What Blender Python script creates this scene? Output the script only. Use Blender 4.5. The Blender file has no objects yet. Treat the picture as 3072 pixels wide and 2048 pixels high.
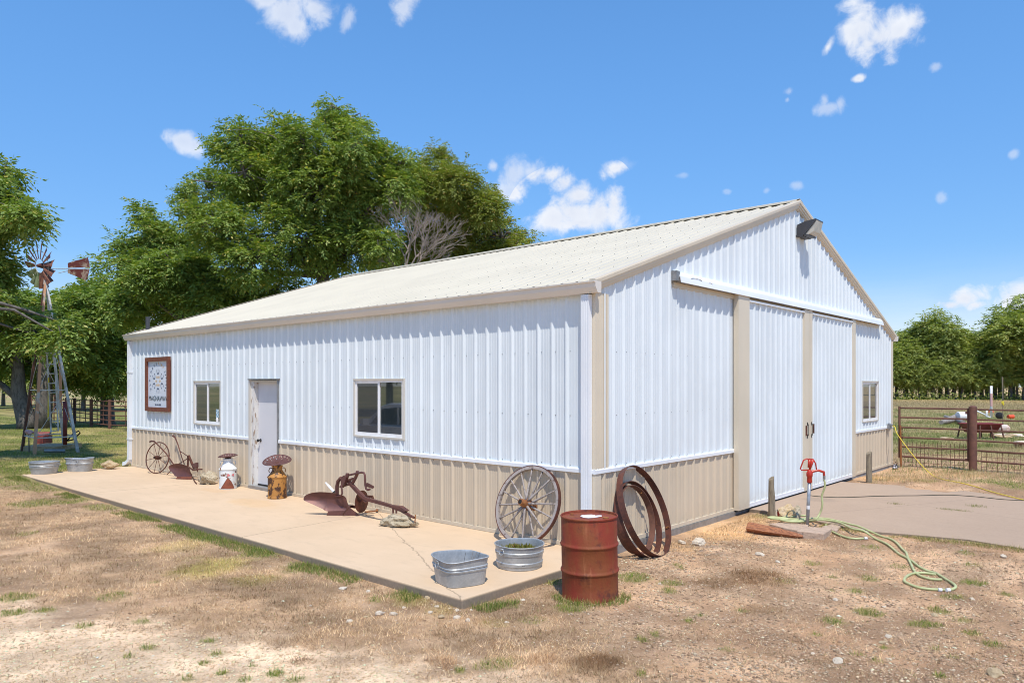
import bpy, bmesh, math, random
import numpy as np
from mathutils import Vector, Matrix, Quaternion

scene = bpy.context.scene
col = scene.collection
rnd = random.Random(7)
rng = np.random.default_rng(11)
PI = math.pi

# ------------------------------------------------------------------ camera
CAM = np.array([5.125, -7.254, 2.0])
FWD = np.array([-.6655, .7464, 0.]); RGT = np.array([.7464, .6655, 0.]); UPV = np.array([0., 0., 1.])
FPX, CX, CY = 2192., 1536., 1155.
cam_d = bpy.data.cameras.new('camera'); cam = bpy.data.objects.new('camera', cam_d); col.objects.link(cam)
cam.location = CAM; cam.rotation_euler = (PI/2, 0, math.atan2(.6655, .7464))
cam_d.sensor_width = 36; cam_d.lens = 36*FPX/3072
cam_d.shift_y = (CY-1024)/3072
cam_d.clip_start = .1; cam_d.clip_end = 3000
scene.camera = cam

# ------------------------------------------------------------------ exposure, sky, sun
vs = scene.view_settings
scene.display_settings.display_device = 'sRGB'
vs.view_transform = 'Standard'; vs.look = 'None'; vs.exposure = -0.05; vs.gamma = 1; vs.use_curve_mapping = False
scene.cycles.filter_width = 1.0
SUNV = Vector((1.10, -.94, 2.75)).normalized()
world = bpy.data.worlds.new('World'); scene.world = world; world.use_nodes = True
wt = world.node_tree; wn = wt.nodes; wl = wt.links; wn.clear()
w_out = wn.new('ShaderNodeOutputWorld')
sky = wn.new('ShaderNodeTexSky'); sky.sky_type = 'NISHITA'; sky.sun_disc = False
sky.sun_elevation = math.asin(SUNV.z); sky.sun_rotation = math.radians(135)
sky.air_density = 1.0; sky.dust_density = .0; sky.ozone_density = 2.2; sky.altitude = 200
hs = wn.new('ShaderNodeHueSaturation'); hs.inputs['Saturation'].default_value = 1.0; hs.inputs['Value'].default_value = 1.0
wl.new(sky.outputs[0], hs.inputs['Color'])
bg_sky = wn.new('ShaderNodeBackground'); bg_sky.inputs[1].default_value = .108
tint_ = wn.new('ShaderNodeMix'); tint_.data_type = 'RGBA'; tint_.blend_type = 'MULTIPLY'; tint_.inputs[0].default_value = 1
sepz = wn.new('ShaderNodeSeparateXYZ'); tco = wn.new('ShaderNodeTexCoord'); wl.new(tco.outputs['Generated'], sepz.inputs[0])
zr = wn.new('ShaderNodeMapRange'); zr.interpolation_type = 'SMOOTHSTEP'; zr.inputs['From Min'].default_value = -.05; zr.inputs['From Max'].default_value = .50; wl.new(sepz.outputs['Z'], zr.inputs['Value'])
tmix = wn.new('ShaderNodeMix'); tmix.data_type = 'RGBA'; tmix.inputs[6].default_value = (.74, .92, 1.18, 1); tmix.inputs[7].default_value = (1.14, 1.78, 2.20, 1); wl.new(zr.outputs[0], tmix.inputs[0])
wl.new(tmix.outputs[2], tint_.inputs[7]); wl.new(hs.outputs[0], tint_.inputs[6]); wl.new(tint_.outputs[2], bg_sky.inputs[0])
geo = wn.new('ShaderNodeTexCoord')


def wmath(op, a, b=None, c=None, clamp=False):
    n = wn.new('ShaderNodeMath'); n.operation = op; n.use_clamp = clamp
    for i, v in enumerate((a, b, c)):
        if v is None: continue
        if isinstance(v, (int, float)): n.inputs[i].default_value = v
        else: wl.new(v, n.inputs[i])
    return n.outputs[0]


def sky_dir(px, py):
    d = FWD + RGT*(px-CX)/FPX + UPV*(CY-py)/FPX
    return Vector(d).normalized()


# clouds: each an ellipse of directions (in the sky, at infinity): px, py, half width, half height, roll degrees, gain
CLOUDS = [
    # two big cumulus low on the right of the tree
    (1720, 640, 95, 62, 0, 1), (1660, 650, 72, 42, 0, 1), (1735, 590, 62, 46, 0, 1), (1800, 640, 62, 58, 0, 1), (1840, 610, 34, 52, 0, 1), (1740, 668, 125, 28, 0, .9),
    (1545, 530, 60, 62, 0, .62), (1530, 575, 48, 40, 0, .5), (1600, 520, 60, 34, 0, .42), (1660, 525, 55, 26, 10, .35), (1480, 500, 22, 16, 0, .4), (1690, 545, 50, 30, 0, .3),
    # top right
    (2585, 80, 62, 62, 20, .9), (2560, 105, 50, 40, 30, .9), (2640, 115, 75, 45, -5, 1), (2700, 90, 62, 38, 25, .9), (2740, 65, 34, 28, 0, .6), (2610, 130, 50, 26, 0, .8), (2485, 140, 16, 24, -30, .45),
    # top left
    (860, 35, 62, 50, 0, .72), (885, 80, 40, 26, 0, .66), (950, 20, 56, 30, 0, .5), (1045, 58, 22, 30, -20, .5), (1215, 18, 34, 32, -20, .62), (800, -10, 60, 22, 0, .4),
    # left small one
    (552, 425, 50, 28, -8, .7), (585, 435, 30, 24, 0, .6),
    # right low cumulus bank
    (2895, 895, 66, 36, 0, 1), (2850, 915, 36, 20, 0, 1), (2930, 915, 40, 20, 0, 1), (3050, 905, 62, 34, 0, 1), (3110, 890, 80, 50, 0, 1),
    # wisps and little puffs
    (2490, 325, 42, 18, 0, .45), (2475, 300, 14, 18, 0, .35), (2520, 312, 16, 22, 0, .38), (2575, 236, 22, 10, 0, .4), (2808, 203, 18, 12, 0, .4), (2366, 275, 18, 11, 0, .4), (2362, 300, 9, 8, 0, .3),
    (2390, 556, 20, 14, 0, .42), (2822, 595, 15, 17, 0, .35), (3040, 462, 16, 15, 0, .4), (1850, 505, 60, 20, 20, .26), (2050, 525, 26, 9, 0, .24), (2180, 575, 14, 7, 0, .26), (2300, 572, 12, 9, 0, .3), (2215, 680, 30, 6, 0, .2),
]
D = geo.outputs['Generated']
field = None; gain = None
for (px, py, rx, ry, roll, g) in CLOUDS:
    c = sky_dir(px, py)
    r = Vector((c.y, -c.x, 0)).normalized(); u = r.cross(c)
    ca, sa = math.cos(math.radians(roll)), math.sin(math.radians(roll))
    r2 = r*ca + u*sa; u2 = -r*sa + u*ca
    m = Matrix((r2, u2, c)).transposed()
    mp = wn.new('ShaderNodeMapping'); mp.vector_type = 'TEXTURE'
    k = 1/math.hypot(FPX, math.hypot(px-CX, py-CY))
    mp.inputs['Location'].default_value = c
    mp.inputs['Rotation'].default_value = m.to_euler()
    mp.inputs['Scale'].default_value = (rx*1.32*k, ry*1.32*k, .3)
    wl.new(D, mp.inputs['Vector'])
    ln = wn.new('ShaderNodeVectorMath'); ln.operation = 'LENGTH'; wl.new(mp.outputs[0], ln.inputs[0])
    v = wmath('MULTIPLY_ADD', ln.outputs['Value'], -1.0, .95)
    gg = wmath('MULTIPLY', wmath('LESS_THAN', ln.outputs['Value'], 1.6), g); gain = gg if gain is None else wmath('MAXIMUM', gain, gg)
    field = v if field is None else wmath('MAXIMUM', field, v)


def wnoise(scale, detail, rough, vec=D, dist=0):
    n = wn.new('ShaderNodeTexNoise'); n.inputs['Scale'].default_value = scale; n.inputs['Detail'].default_value = detail
    n.inputs['Roughness'].default_value = rough; n.inputs['Distortion'].default_value = dist
    wl.new(vec, n.inputs['Vector']); return n.outputs['Fac']


n1 = wnoise(30, 10, .60, dist=.35)
val = wmath('ADD', field, wmath('MULTIPLY_ADD', n1, 2.0, -.98))
mr = wn.new('ShaderNodeMapRange'); mr.interpolation_type = 'SMOOTHSTEP'
mr.inputs['From Min'].default_value = .06; mr.inputs['From Max'].default_value = .80
wl.new(val, mr.inputs['Value'])
# thin veil low above the horizon towards the north east
sep = wn.new('ShaderNodeSeparateXYZ'); wl.new(D, sep.inputs[0])
vm = wn.new('ShaderNodeMapping'); vm.inputs['Scale'].default_value = (1.5, 1.5, 14); wl.new(D, vm.inputs[0])
vn = wnoise(2.2, 5, .55, vm.outputs[0])
vmr = wn.new('ShaderNodeMapRange'); vmr.interpolation_type = 'SMOOTHSTEP'
vmr.inputs['From Min'].default_value = .17; vmr.inputs['From Max'].default_value = .02
wl.new(sep.outputs['Z'], vmr.inputs['Value'])
veil = wmath('MULTIPLY', vmr.outputs[0], wmath('MULTIPLY_ADD', vn, .9, .05))
alpha = wmath('MAXIMUM', wmath('MULTIPLY', mr.outputs[0], wmath('MINIMUM', wmath('MULTIPLY', gain, 1.08), 1.)), veil, clamp=True)
# cloud brightness: tops bright, bases lilac grey
n2 = wnoise(24, 5, .6)
shade = wmath('MULTIPLY_ADD', field, .55, wmath('MULTIPLY_ADD', n2, -.9, .55), clamp=True)
cr = wn.new('ShaderNodeMix'); cr.data_type = 'RGBA'
cr.inputs[6].default_value = (.92, .95, 1.0, 1); cr.inputs[7].default_value = (.66, .72, .86, 1)
wl.new(shade, cr.inputs[0])
bg_cl = wn.new('ShaderNodeBackground'); bg_cl.inputs[1].default_value = 1.08; wl.new(cr.outputs[2], bg_cl.inputs[0])
mixw = wn.new('ShaderNodeMixShader'); wl.new(alpha, mixw.inputs[0]); wl.new(bg_sky.outputs[0], mixw.inputs[1]); wl.new(bg_cl.outputs[0], mixw.inputs[2])
wl.new(mixw.outputs[0], w_out.inputs[0])

sun_d = bpy.data.lights.new('sun', 'SUN'); sun_d.energy = 4.8; sun_d.angle = math.radians(.55); sun_d.color = (1, .94, .85)
sun = bpy.data.objects.new('sun', sun_d); col.objects.link(sun)
sun.rotation_euler = (-SUNV).to_track_quat('-Z', 'Y').to_euler(); sun.location = (10, -10, 30)


# ------------------------------------------------------------------ measuring helpers
def ray(px, py): return FWD + RGT*(px-CX)/FPX + UPV*(CY-py)/FPX
def onz(px, py, z=0.):
    d = ray(px, py); return CAM + d*(z-2.)/d[2]
def ony(px, py, y=0.):
    d = ray(px, py); return CAM + d*(y-CAM[1])/d[1]
def onx(px, py, x=0.):
    d = ray(px, py); return CAM + d*(x-CAM[0])/d[0]
def ond(px, py, t): return CAM + ray(px, py)*t
def onp(px, py, p0, n):
    d = ray(px, py); n = np.array(n, float); return CAM + d*(np.dot(np.array(p0)-CAM, n)/np.dot(d, n))
def crop(x0, y0, s): return lambda a, b: (x0+a/s, y0+b/s)


# ------------------------------------------------------------------ numpy noise
_T = rng.random((256, 256))
def vnoise(x, y):
    xi = np.floor(x).astype(int); yi = np.floor(y).astype(int); fx = x-xi; fy = y-yi
    fx = fx*fx*(3-2*fx); fy = fy*fy*(3-2*fy)
    a = _T[xi % 256, yi % 256]; b = _T[(xi+1) % 256, yi % 256]; c = _T[xi % 256, (yi+1) % 256]; d = _T[(xi+1) % 256, (yi+1) % 256]
    return (a*(1-fx)+b*fx)*(1-fy)+(c*(1-fx)+d*fx)*fy
def fbm(x, y, s=1., o=4):
    r = 0; a = 1; t = 0
    for i in range(o):
        r = r+a*vnoise(x*s+17.3*i, y*s+5.1*i); t += a; a *= .55; s *= 2.03
    return r/t
def sstep(a, b, x):
    t = np.clip((x-a)/(b-a), 0, 1); return t*t*(3-2*t)


# ------------------------------------------------------------------ mesh builder
class MB:
    def __init__(s): s.v = []; s.f = []; s.mi = []; s.m = 0
    def add(s, vs_, fs):
        o = len(s.v); s.v += [tuple(float(c) for c in p) for p in vs_]
        for f in fs: s.f.append(tuple(i+o for i in f)); s.mi.append(s.m)
        return s
    def box(s, c, size, M=None, rz=0):
        hx, hy, hz = size[0]/2, size[1]/2, size[2]/2
        P = [Vector((x, y, z)) for x in (-hx, hx) for y in (-hy, hy) for z in (-hz, hz)]
        R = M if M is not None else Matrix.Rotation(rz, 3, 'Z')
        P = [R @ p + Vector(c) for p in P]
        return s.add(P, [(0, 1, 3, 2), (4, 6, 7, 5), (0, 4, 5, 1), (2, 3, 7, 6), (0, 2, 6, 4), (1, 5, 7, 3)])
    def bb(s, x0, x1, y0, y1, z0, z1):
        return s.box(((x0+x1)/2, (y0+y1)/2, (z0+z1)/2), (abs(x1-x0), abs(y1-y0), abs(z1-z0)))
    def tube(s, pts, r, n=8, closed=False, cap=True, flat=None):
        P = [Vector(p) for p in pts]; k = len(P)
        R = r if hasattr(r, '__len__') else [r]*k
        T = []
        for i in range(k):
            if closed: t = P[(i+1) % k]-P[i-1]
            else: t = P[min(i+1, k-1)]-P[max(i-1, 0)]
            T.append(t.normalized() if t.length > 1e-9 else Vector((0, 0, 1)))
        a = Vector((0, 0, 1)) if abs(T[0].z) < .9 else Vector((1, 0, 0))
        N = (a - T[0]*a.dot(T[0])).normalized(); out = []
        for i in range(k):
            N = (N - T[i]*N.dot(T[i])).normalized(); B = T[i].cross(N)
            for j in range(n):
                th = 2*PI*j/n + (PI/n if n == 4 else 0)
                out.append(P[i] + (N*math.cos(th)*(flat or 1) + B*math.sin(th))*R[i])
        F = []
        for i in range(k if closed else k-1):
            i2 = (i+1) % k
            for j in range(n):
                j2 = (j+1) % n; F.append((i*n+j, i*n+j2, i2*n+j2, i2*n+j))
        if cap and not closed:
            F.append(tuple(range(n))[::-1]); F.append(tuple((k-1)*n+j for j in range(n)))
        return s.add(out, F)
    def lathe(s, prof, n=32, M=None, sx=1, sy=1, cap=False):
        out = []; k = len(prof)
        for (r, z) in prof:
            for j in range(n):
                th = 2*PI*j/n; p = Vector((r*math.cos(th)*sx, r*math.sin(th)*sy, z))
                out.append(M @ p if M is not None else p)
        F = []
        for i in range(k-1):
            for j in range(n):
                j2 = (j+1) % n; F.append((i*n+j, i*n+j2, (i+1)*n+j2, (i+1)*n+j))
        if cap and prof[0][0] > 1e-6: F.append(tuple(range(n))[::-1])
        if cap and prof[-1][0] > 1e-6: F.append(tuple((k-1)*n+j for j in range(n)))
        return s.add(out, F)
    def prism(s, pts, vec):
        k = len(pts); P = [Vector(p) for p in pts]; V = Vector(vec); Q = [p+V for p in P]
        return s.add(P+Q, [tuple(range(k))[::-1], tuple(range(k, 2*k))]+[(i, (i+1) % k, (i+1) % k+k, i+k) for i in range(k)])
    def rock(s, c, size, seed=0, sub=3, rough=.25, flat=True):
        bm = bmesh.new(); bmesh.ops.create_icosphere(bm, subdivisions=sub, radius=1)
        r = random.Random(seed); ph = [(Vector([r.uniform(-1, 1) for _ in range(3)]).normalized(), r.uniform(.45, .85)) for _ in range(11)]
        out = []
        for v in bm.verts:
            p = v.co.copy()
            for (d, k) in ph:                       # cut facets
                e = p.dot(d)-k
                if e > 0: p -= d*e*.8
            q = p*3.1+Vector((seed, 1.3*seed, 0)); h = math.sin(q.x*1.7+math.sin(q.y*2.1))*math.sin(q.z*2.3+q.y)
            h2 = math.sin(q.x*5.7+q.z*4.1)*math.sin(q.y*6.3+q.z*3)
            p *= 1+rough*(.35*h+.18*h2)
            p = Vector((p.x*size[0]/2, p.y*size[1]/2, p.z*size[2]/2))
            if flat: p.z = max(p.z, -size[2]*.36)
            out.append(p+Vector(c)+Vector((0, 0, size[2]*.36 if flat else 0)))
        F = [tuple(v.index for v in f.verts) for f in bm.faces]; bm.free()
        return s.add(out, F)
    def build(s, name, mats, parent=None, smooth=False, world=False, auto=False):
        me = bpy.data.meshes.new(name)
        V = s.v
        if world and parent is not None:
            MI = Matrix.LocRotScale(parent.location, parent.rotation_euler, parent.scale).inverted()
            V = [tuple(MI @ Vector(p)) for p in V]
        me.from_pydata(V, [], s.f)
        mats = mats if isinstance(mats, (list, tuple)) else [mats]
        for m_ in mats: me.materials.append(m_)
        if len(mats) > 1: me.polygons.foreach_set('material_index', s.mi)
        if smooth: me.polygons.foreach_set('use_smooth', [True]*len(s.f))
        me.update()
        o = bpy.data.objects.new(name, me); col.objects.link(o)
        if parent is not None: o.parent = parent
        if auto: me.set_sharp_from_angle(angle=math.radians(35)) if hasattr(me, 'set_sharp_from_angle') else None
        return o


def np_mesh(name, V, F, mats, parent=None, attr=None, smooth=False):
    """V (n,3), F (m,k) arrays, fast."""
    me = bpy.data.meshes.new(name); n, m, k = len(V), len(F), F.shape[1]
    me.vertices.add(n); me.vertices.foreach_set('co', np.asarray(V, np.float32).ravel())
    me.loops.add(m*k); me.loops.foreach_set('vertex_index', np.asarray(F, np.int32).ravel())
    me.polygons.add(m); me.polygons.foreach_set('loop_start', np.arange(0, m*k, k, dtype=np.int32))
    try: me.polygons.foreach_set('loop_total', np.full(m, k, np.int32))
    except Exception: pass
    if smooth: me.polygons.foreach_set('use_smooth', np.ones(m, bool))
    me.update(calc_edges=True)
    if attr is not None:
        for an, av in attr.items():
            a = me.color_attributes.new(an, 'FLOAT_COLOR', 'POINT'); a.data.foreach_set('color', np.asarray(av, np.float32).ravel())
    for m_ in (mats if isinstance(mats, (list, tuple)) else [mats]): me.materials.append(m_)
    o = bpy.data.objects.new(name, me); col.objects.link(o)
    if parent is not None: o.parent = parent
    return o


def thing(name, label, cat, loc=(0, 0, 0), rz=0, group=None):
    o = bpy.data.objects.new(name, None); col.objects.link(o); o.empty_display_size = .1
    o.location = tuple(float(c) for c in loc); o.rotation_euler = (0, 0, rz); o['label'] = label; o['category'] = cat
    if group: o['group'] = group
    return o
def tag(o, label=None, cat=None, group=None, kind=None):
    if label: o['label'] = label
    if cat: o['category'] = cat
    if group: o['group'] = group
    if kind: o['kind'] = kind
    return o
def copy_tree(o, parent=None):
    c = o.copy(); col.objects.link(c); c.parent = parent
    for ch in list(o.children): copy_tree(ch, c)
    return c


# ------------------------------------------------------------------ materials
def new_mat(name):
    m = bpy.data.materials.new(name); m.use_nodes = True
    nt = m.node_tree; b = nt.nodes['Principled BSDF']; return m, nt, b
def nd(nt, t, **kw):
    n = nt.nodes.new(t)
    for k, v in kw.items():
        if k in ('operation', 'data_type', 'blend_type', 'feature', 'interpolation_type', 'attribute_name', 'vector_type', 'distance', 'noise_dimensions'): setattr(n, k, v)
        else: n.inputs[k].default_value = v
    return n
def math_(nt, op, a, b=None, c=None, clamp=False):
    n = nt.nodes.new('ShaderNodeMath'); n.operation = op; n.use_clamp = clamp
    for i, v in enumerate((a, b, c)):
        if v is None: continue
        if isinstance(v, (int, float)): n.inputs[i].default_value = v
        else: nt.links.new(v, n.inputs[i])
    return n.outputs[0]
def mixc(nt, fac, a, b, blend='MIX'):
    n = nt.nodes.new('ShaderNodeMix'); n.data_type = 'RGBA'; n.blend_type = blend
    for i, v in ((0, fac), (6, a), (7, b)):
        if isinstance(v, (int, float)): n.inputs[i].default_value = v
        elif isinstance(v, (tuple, list)): n.inputs[i].default_value = (*v[:3], 1)
        else: nt.links.new(v, n.inputs[i])
    return n.outputs[2]
def coords(nt, kind='Object'):
    if kind == 'World': return nt.nodes.new('ShaderNodeNewGeometry').outputs['Position']
    return nt.nodes.new('ShaderNodeTexCoord').outputs[kind]
def noise(nt, vec, scale, detail=4, rough=.6, dist=0.):
    n = nd(nt, 'ShaderNodeTexNoise', Scale=scale, Detail=detail, Roughness=rough, Distortion=dist)
    nt.links.new(vec, n.inputs['Vector']); return n.outputs['Fac']
def ramp(nt, fac, lo, hi):
    n = nd(nt, 'ShaderNodeMapRange', interpolation_type='SMOOTHSTEP'); n.inputs['From Min'].default_value = lo; n.inputs['From Max'].default_value = hi
    nt.links.new(fac, n.inputs['Value']); return n.outputs[0]
def bump(nt, b, h, strength=.3, dist=.01):
    n = nd(nt, 'ShaderNodeBump', Strength=strength, Distance=dist); nt.links.new(h, n.inputs['Height']); nt.links.new(n.outputs[0], b.inputs['Normal']); return n
def scalev(nt, vec, s):
    n = nt.nodes.new('ShaderNodeVectorMath'); n.operation = 'MULTIPLY'; nt.links.new(vec, n.inputs[0]); n.inputs[1].default_value = s; return n.outputs[0]

def simple(name, c, rough=.6, metal=0, c2=None, sc=8, lo=.4, hi=.65, bmp=0, bsc=60, stretch=None, c3=None, sc3=30, lo3=.55, hi3=.7, space='World', spec=None, det=5):
    m, nt, b = new_mat(name); vec = coords(nt, space)
    if stretch: vec = scalev(nt, vec, stretch)
    cur = None
    if c2 is not None:
        cur = mixc(nt, ramp(nt, noise(nt, vec, sc, det, .62), lo, hi), c, c2)
    if c3 is not None:
        cur = mixc(nt, ramp(nt, noise(nt, vec, sc3, 4, .6), lo3, hi3), cur if cur is not None else c, c3)
    if cur is None: b.inputs['Base Color'].default_value = (*c, 1)
    else: nt.links.new(cur, b.inputs['Base Color'])
    b.inputs['Roughness'].default_value = rough; b.inputs['Metallic'].default_value = metal
    if spec is not None: b.inputs['Specular IOR Level'].default_value = spec
    if bmp: bump(nt, b, noise(nt, vec, bsc, 4, .6), bmp, .01)
    return m

def painted_metal(name, c, rough=.38, dirt=(.45, .38, .28), amt=.25, zdirt=True):
    m, nt, b = new_mat(name); P = coords(nt, 'World')
    base = mixc(nt, ramp(nt, noise(nt, P, .9, 3), .35, .7), c, tuple(x*.93 for x in c))
    st = noise(nt, scalev(nt, P, (9, 9, .5)), 1.6, 5, .65)
    base = mixc(nt, math_(nt, 'MULTIPLY', ramp(nt, st, .55, .85), amt), base, tuple(x*.72 for x in c))
    if zdirt:
        s = nt.nodes.new('ShaderNodeSeparateXYZ'); nt.links.new(P, s.inputs[0])
        lowz = ramp(nt, s.outputs['Z'], .30, 0.)
        base = mixc(nt, math_(nt, 'MULTIPLY', lowz, math_(nt, 'MULTIPLY_ADD', noise(nt, P, 12, 5), .9, -.1, clamp=True)), base, dirt)
    nt.links.new(base, b.inputs['Base Color']); b.inputs['Roughness'].default_value = rough
    nt.links.new(math_(nt, 'MULTIPLY_ADD', noise(nt, P, 3, 4), .25, rough-.1), b.inputs['Roughness'])
    bump(nt, b, noise(nt, P, 1.8, 2, .5), .12, .02)
    return m

M = {}
M['white'] = painted_metal('white_sheet', (.675, .725, .745), .36, amt=.03)
M['tan'] = painted_metal('tan_sheet', (.58, .485, .36), .4, amt=.2)
M['trimtan'] = painted_metal('tan_trim', (.66, .575, .44), .4, amt=.12)
M['trimwhite'] = painted_metal('white_trim', (.76, .78, .80), .33, amt=.04, zdirt=False)
M['gutter'] = painted_metal('gutter_metal', (.68, .63, .56), .4, amt=.12, zdirt=False)
M['roof'] = painted_metal('roof_sheet', (.60, .545, .425), .42, amt=.05, zdirt=False)
M['screw'] = simple('screw_head', (.2, .2, .2), .5, .6)
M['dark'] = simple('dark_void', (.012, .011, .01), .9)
M['vinyl'] = simple('white_vinyl', (.84, .84, .84), .4, c2=(.78, .77, .75), sc=4)
M['jtrim'] = simple('beige_trim', (.56, .53, .47), .5)
M['door'] = simple('door_paint', (.62, .62, .64), .45, c2=(.58, .58, .60), sc=1.2)
M['greymetal'] = simple('grey_metal', (.33, .33, .33), .45, .5, c2=(.25, .25, .24), sc=9)
M['black'] = simple('black_metal', (.02, .019, .018), .5, .3)
M['lampbody'] = simple('lamp_body', (.06, .06, .065), .5, .2)
M['conc_edge'] = simple('footing', (.30, .30, .29), .8, c2=(.22, .21, .19), sc=6)

def glass(name, c, rough, spec=.5, streak=.3):
    m, nt, b = new_mat(name); P = coords(nt, 'World')
    st = noise(nt, scalev(nt, P, (30, 30, 4)), 1.5, 5, .7)
    nt.links.new(mixc(nt, math_(nt, 'MULTIPLY', ramp(nt, st, .5, .8), streak), c, (.30, .33, .32)), b.inputs['Base Color'])
    b.inputs['Roughness'].default_value = rough; b.inputs['Specular IOR Level'].default_value = spec; b.inputs['Coat Weight'].default_value = 1; b.inputs['Coat Roughness'].default_value = .015; b.inputs['Coat IOR'].default_value = 1.9 if spec > .5 else 1.6
    bump(nt, b, noise(nt, P, 1.6, 2), .05, .02)
    return m
M['glass'] = glass('window_glass', (.018, .026, .03), .05, .9, .22)
M['screen'] = glass('insect_screen', (.035, .036, .042), .25, .35, .05)

def rust(name, a=(.135, .045, .028), b2=(.075, .03, .022), c3=(.26, .10, .04), rough=.62, metal=.25, sc=7):
    m, nt, b = new_mat(name); P = coords(nt, 'Object')
    cur = mixc(nt, ramp(nt, noise(nt, P, sc, 6, .68), .38, .66), a, b2)
    cur = mixc(nt, math_(nt, 'MULTIPLY', ramp(nt, noise(nt, P, sc*2.7, 5, .7), .56, .74), .75), cur, c3)
    nt.links.new(cur, b.inputs['Base Color']); b.inputs['Roughness'].default_value = rough; b.inputs['Metallic'].default_value = metal
    bump(nt, b, noise(nt, P, sc*14, 4, .7), .3, .004)
    return m
M['rust'] = rust('rusty_iron')
M['rustp'] = rust('purplish_rust', (.15, .062, .052), (.10, .045, .042), (.19, .075, .045), .5, .3, 5)
M['rusto'] = rust('orange_rust', (.33, .13, .035), (.17, .06, .025), (.42, .20, .06), .75, .0, 9)
M['rustpipe'] = rust('rusty_pipe', (.17, .075, .05), (.11, .05, .036), (.25, .12, .06), .7, .1, 6)

def flaked(name, paint, under, sc=9, lo=.5, hi=.56, streak=(1, 1, 1), rough=.6, extra=None):
    m, nt, b = new_mat(name); P = scalev(nt, coords(nt, 'Object'), streak)
    paintc = mixc(nt, ramp(nt, noise(nt, P, 2.6, 4), .35, .7), paint, tuple(x*.78 for x in paint))
    f = ramp(nt, noise(nt, P, sc, 8, .68, .4), lo, hi)
    cur = mixc(nt, f, paintc, mixc(nt, noise(nt, P, 30, 3), under, tuple(x*.5 for x in under)))
    if extra: cur = mixc(nt, ramp(nt, noise(nt, P, extra[1], 5, .6), extra[2], extra[3]), cur, extra[0])
    nt.links.new(cur, b.inputs['Base Color']); b.inputs['Roughness'].default_value = rough
    bump(nt, b, f, -.4, .003); return m
M['peel'] = flaked('peeling_trim_paint', (.70, .68, .64), (.42, .30, .21), 5, .53, .60, (3, 3, 1.0))
M['canwhite'] = flaked('flaking_white_paint', (.72, .74, .73), (.22, .07, .03), 7, .56, .61, extra=((.55, .27, .24), 3.4, .70, .74))
M['canorange'] = flaked('flaking_orange_paint', (.46, .215, .05), (.085, .035, .018), 12, .50, .55, (1, 1, .7))
M['barrel'] = None

def galvanised():
    m, nt, b = new_mat('galvanised_steel'); P = coords(nt, 'Object')
    vo = nd(nt, 'ShaderNodeTexVoronoi', Scale=55); nt.links.new(P, vo.inputs['Vector'])
    c = mixc(nt, ramp(nt, noise(nt, P, 6, 5), .3, .7), (.50, .51, .51), (.34, .36, .37))
    sv = nt.nodes.new('ShaderNodeSeparateColor'); nt.links.new(vo.outputs['Color'], sv.inputs[0]); c = mixc(nt, math_(nt, 'MULTIPLY', sv.outputs[0], .35), c, (.25, .27, .29))
    c = mixc(nt, ramp(nt, noise(nt, P, 11, 5, .7), .69, .74), c, (.15, .07, .035))
    nt.links.new(c, b.inputs['Base Color']); b.inputs['Metallic'].default_value = .35; b.inputs['Roughness'].default_value = .45
    bump(nt, b, noise(nt, P, 9, 3), .3, .01); return m
M['galv'] = galvanised()

def barrel_mat():
    m, nt, b = new_mat('rusty_barrel_paint'); P = coords(nt, 'Object')
    c = mixc(nt, ramp(nt, noise(nt, scalev(nt, P, (1, 1, .45)), 4.5, 7, .65), .36, .64), (.225, .035, .018), (.21, .062, .021))
    c = mixc(nt, ramp(nt, noise(nt, P, 6, 6, .7), .52, .72), c, (.09, .028, .020))
    c = mixc(nt, math_(nt, 'MULTIPLY', ramp(nt, noise(nt, scalev(nt, P, (5, 5, .6)), 4, 5, .6), .56, .8), .6), c, (.42, .16, .07))
    c = mixc(nt, ramp(nt, noise(nt, P, 26, 5, .7), .69, .74), c, (.05, .022, .018))
    nt.links.new(c, b.inputs['Base Color']); b.inputs['Roughness'].default_value = .62; b.inputs['Specular IOR Level'].default_value = .3
    h = math_(nt, 'ADD', noise(nt, P, 5, 3), math_(nt, 'MULTIPLY', noise(nt, P, 60, 3), .12)); bump(nt, b, h, .35, .03); return m
M['barrel'] = barrel_mat()
M['whitepaint'] = simple('spilled_white_paint', (.8, .8, .8), .5)
M['signwood'] = simple('stained_wood', (.20, .06, .03), .6, c2=(.11, .035, .02), sc=5, stretch=(4, 4, 18))
M['signpanel'] = simple('sign_panel', (.62, .66, .73), .35, c2=(.57, .61, .68), sc=2)
M['navy'] = simple('navy_print', (.015, .035, .11), .5)
M['ink'] = simple('teal_black_print', (.02, .045, .06), .5)
M['gold'] = simple('gold_print', (.75, .42, .08), .5)
M['wheelwood'] = flaked('weathered_wheel_wood', (.36, .31, .28), (.16, .11, .085), 16, .52, .66, (1, 1, 1), .8)
M['oldwood'] = simple('weathered_post_wood', (.27, .22, .15), .85, c2=(.14, .11, .075), sc=4, stretch=(14, 14, 1.2), bmp=.6, bsc=9)
M['cedar'] = simple('red_cedar_wood', (.36, .14, .06), .8, c2=(.17, .06, .03), sc=5, stretch=(3, 12, 12), c3=(.46, .24, .12), sc3=8, bmp=.6, bsc=16)
M['hosemat'] = simple('pale_green_hose', (.47, .50, .24), .45, c2=(.38, .40, .19), sc=6)
M['yellow'] = simple('yellow_cord', (.75, .58, .04), .5)
M['blackcord'] = simple('dark_green_cord', (.035, .04, .02), .6)
M['red'] = simple('red_casting', (.50, .035, .015), .4, c2=(.36, .025, .012), sc=18)
M['galvpipe'] = simple('galvanised_pipe', (.36, .38, .41), .45, .5, c2=(.28, .3, .32), sc=20)
M['whiteplastic'] = simple('white_plastic', (.78, .78, .78), .5, c2=(.66, .66, .65), sc=3)
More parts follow.
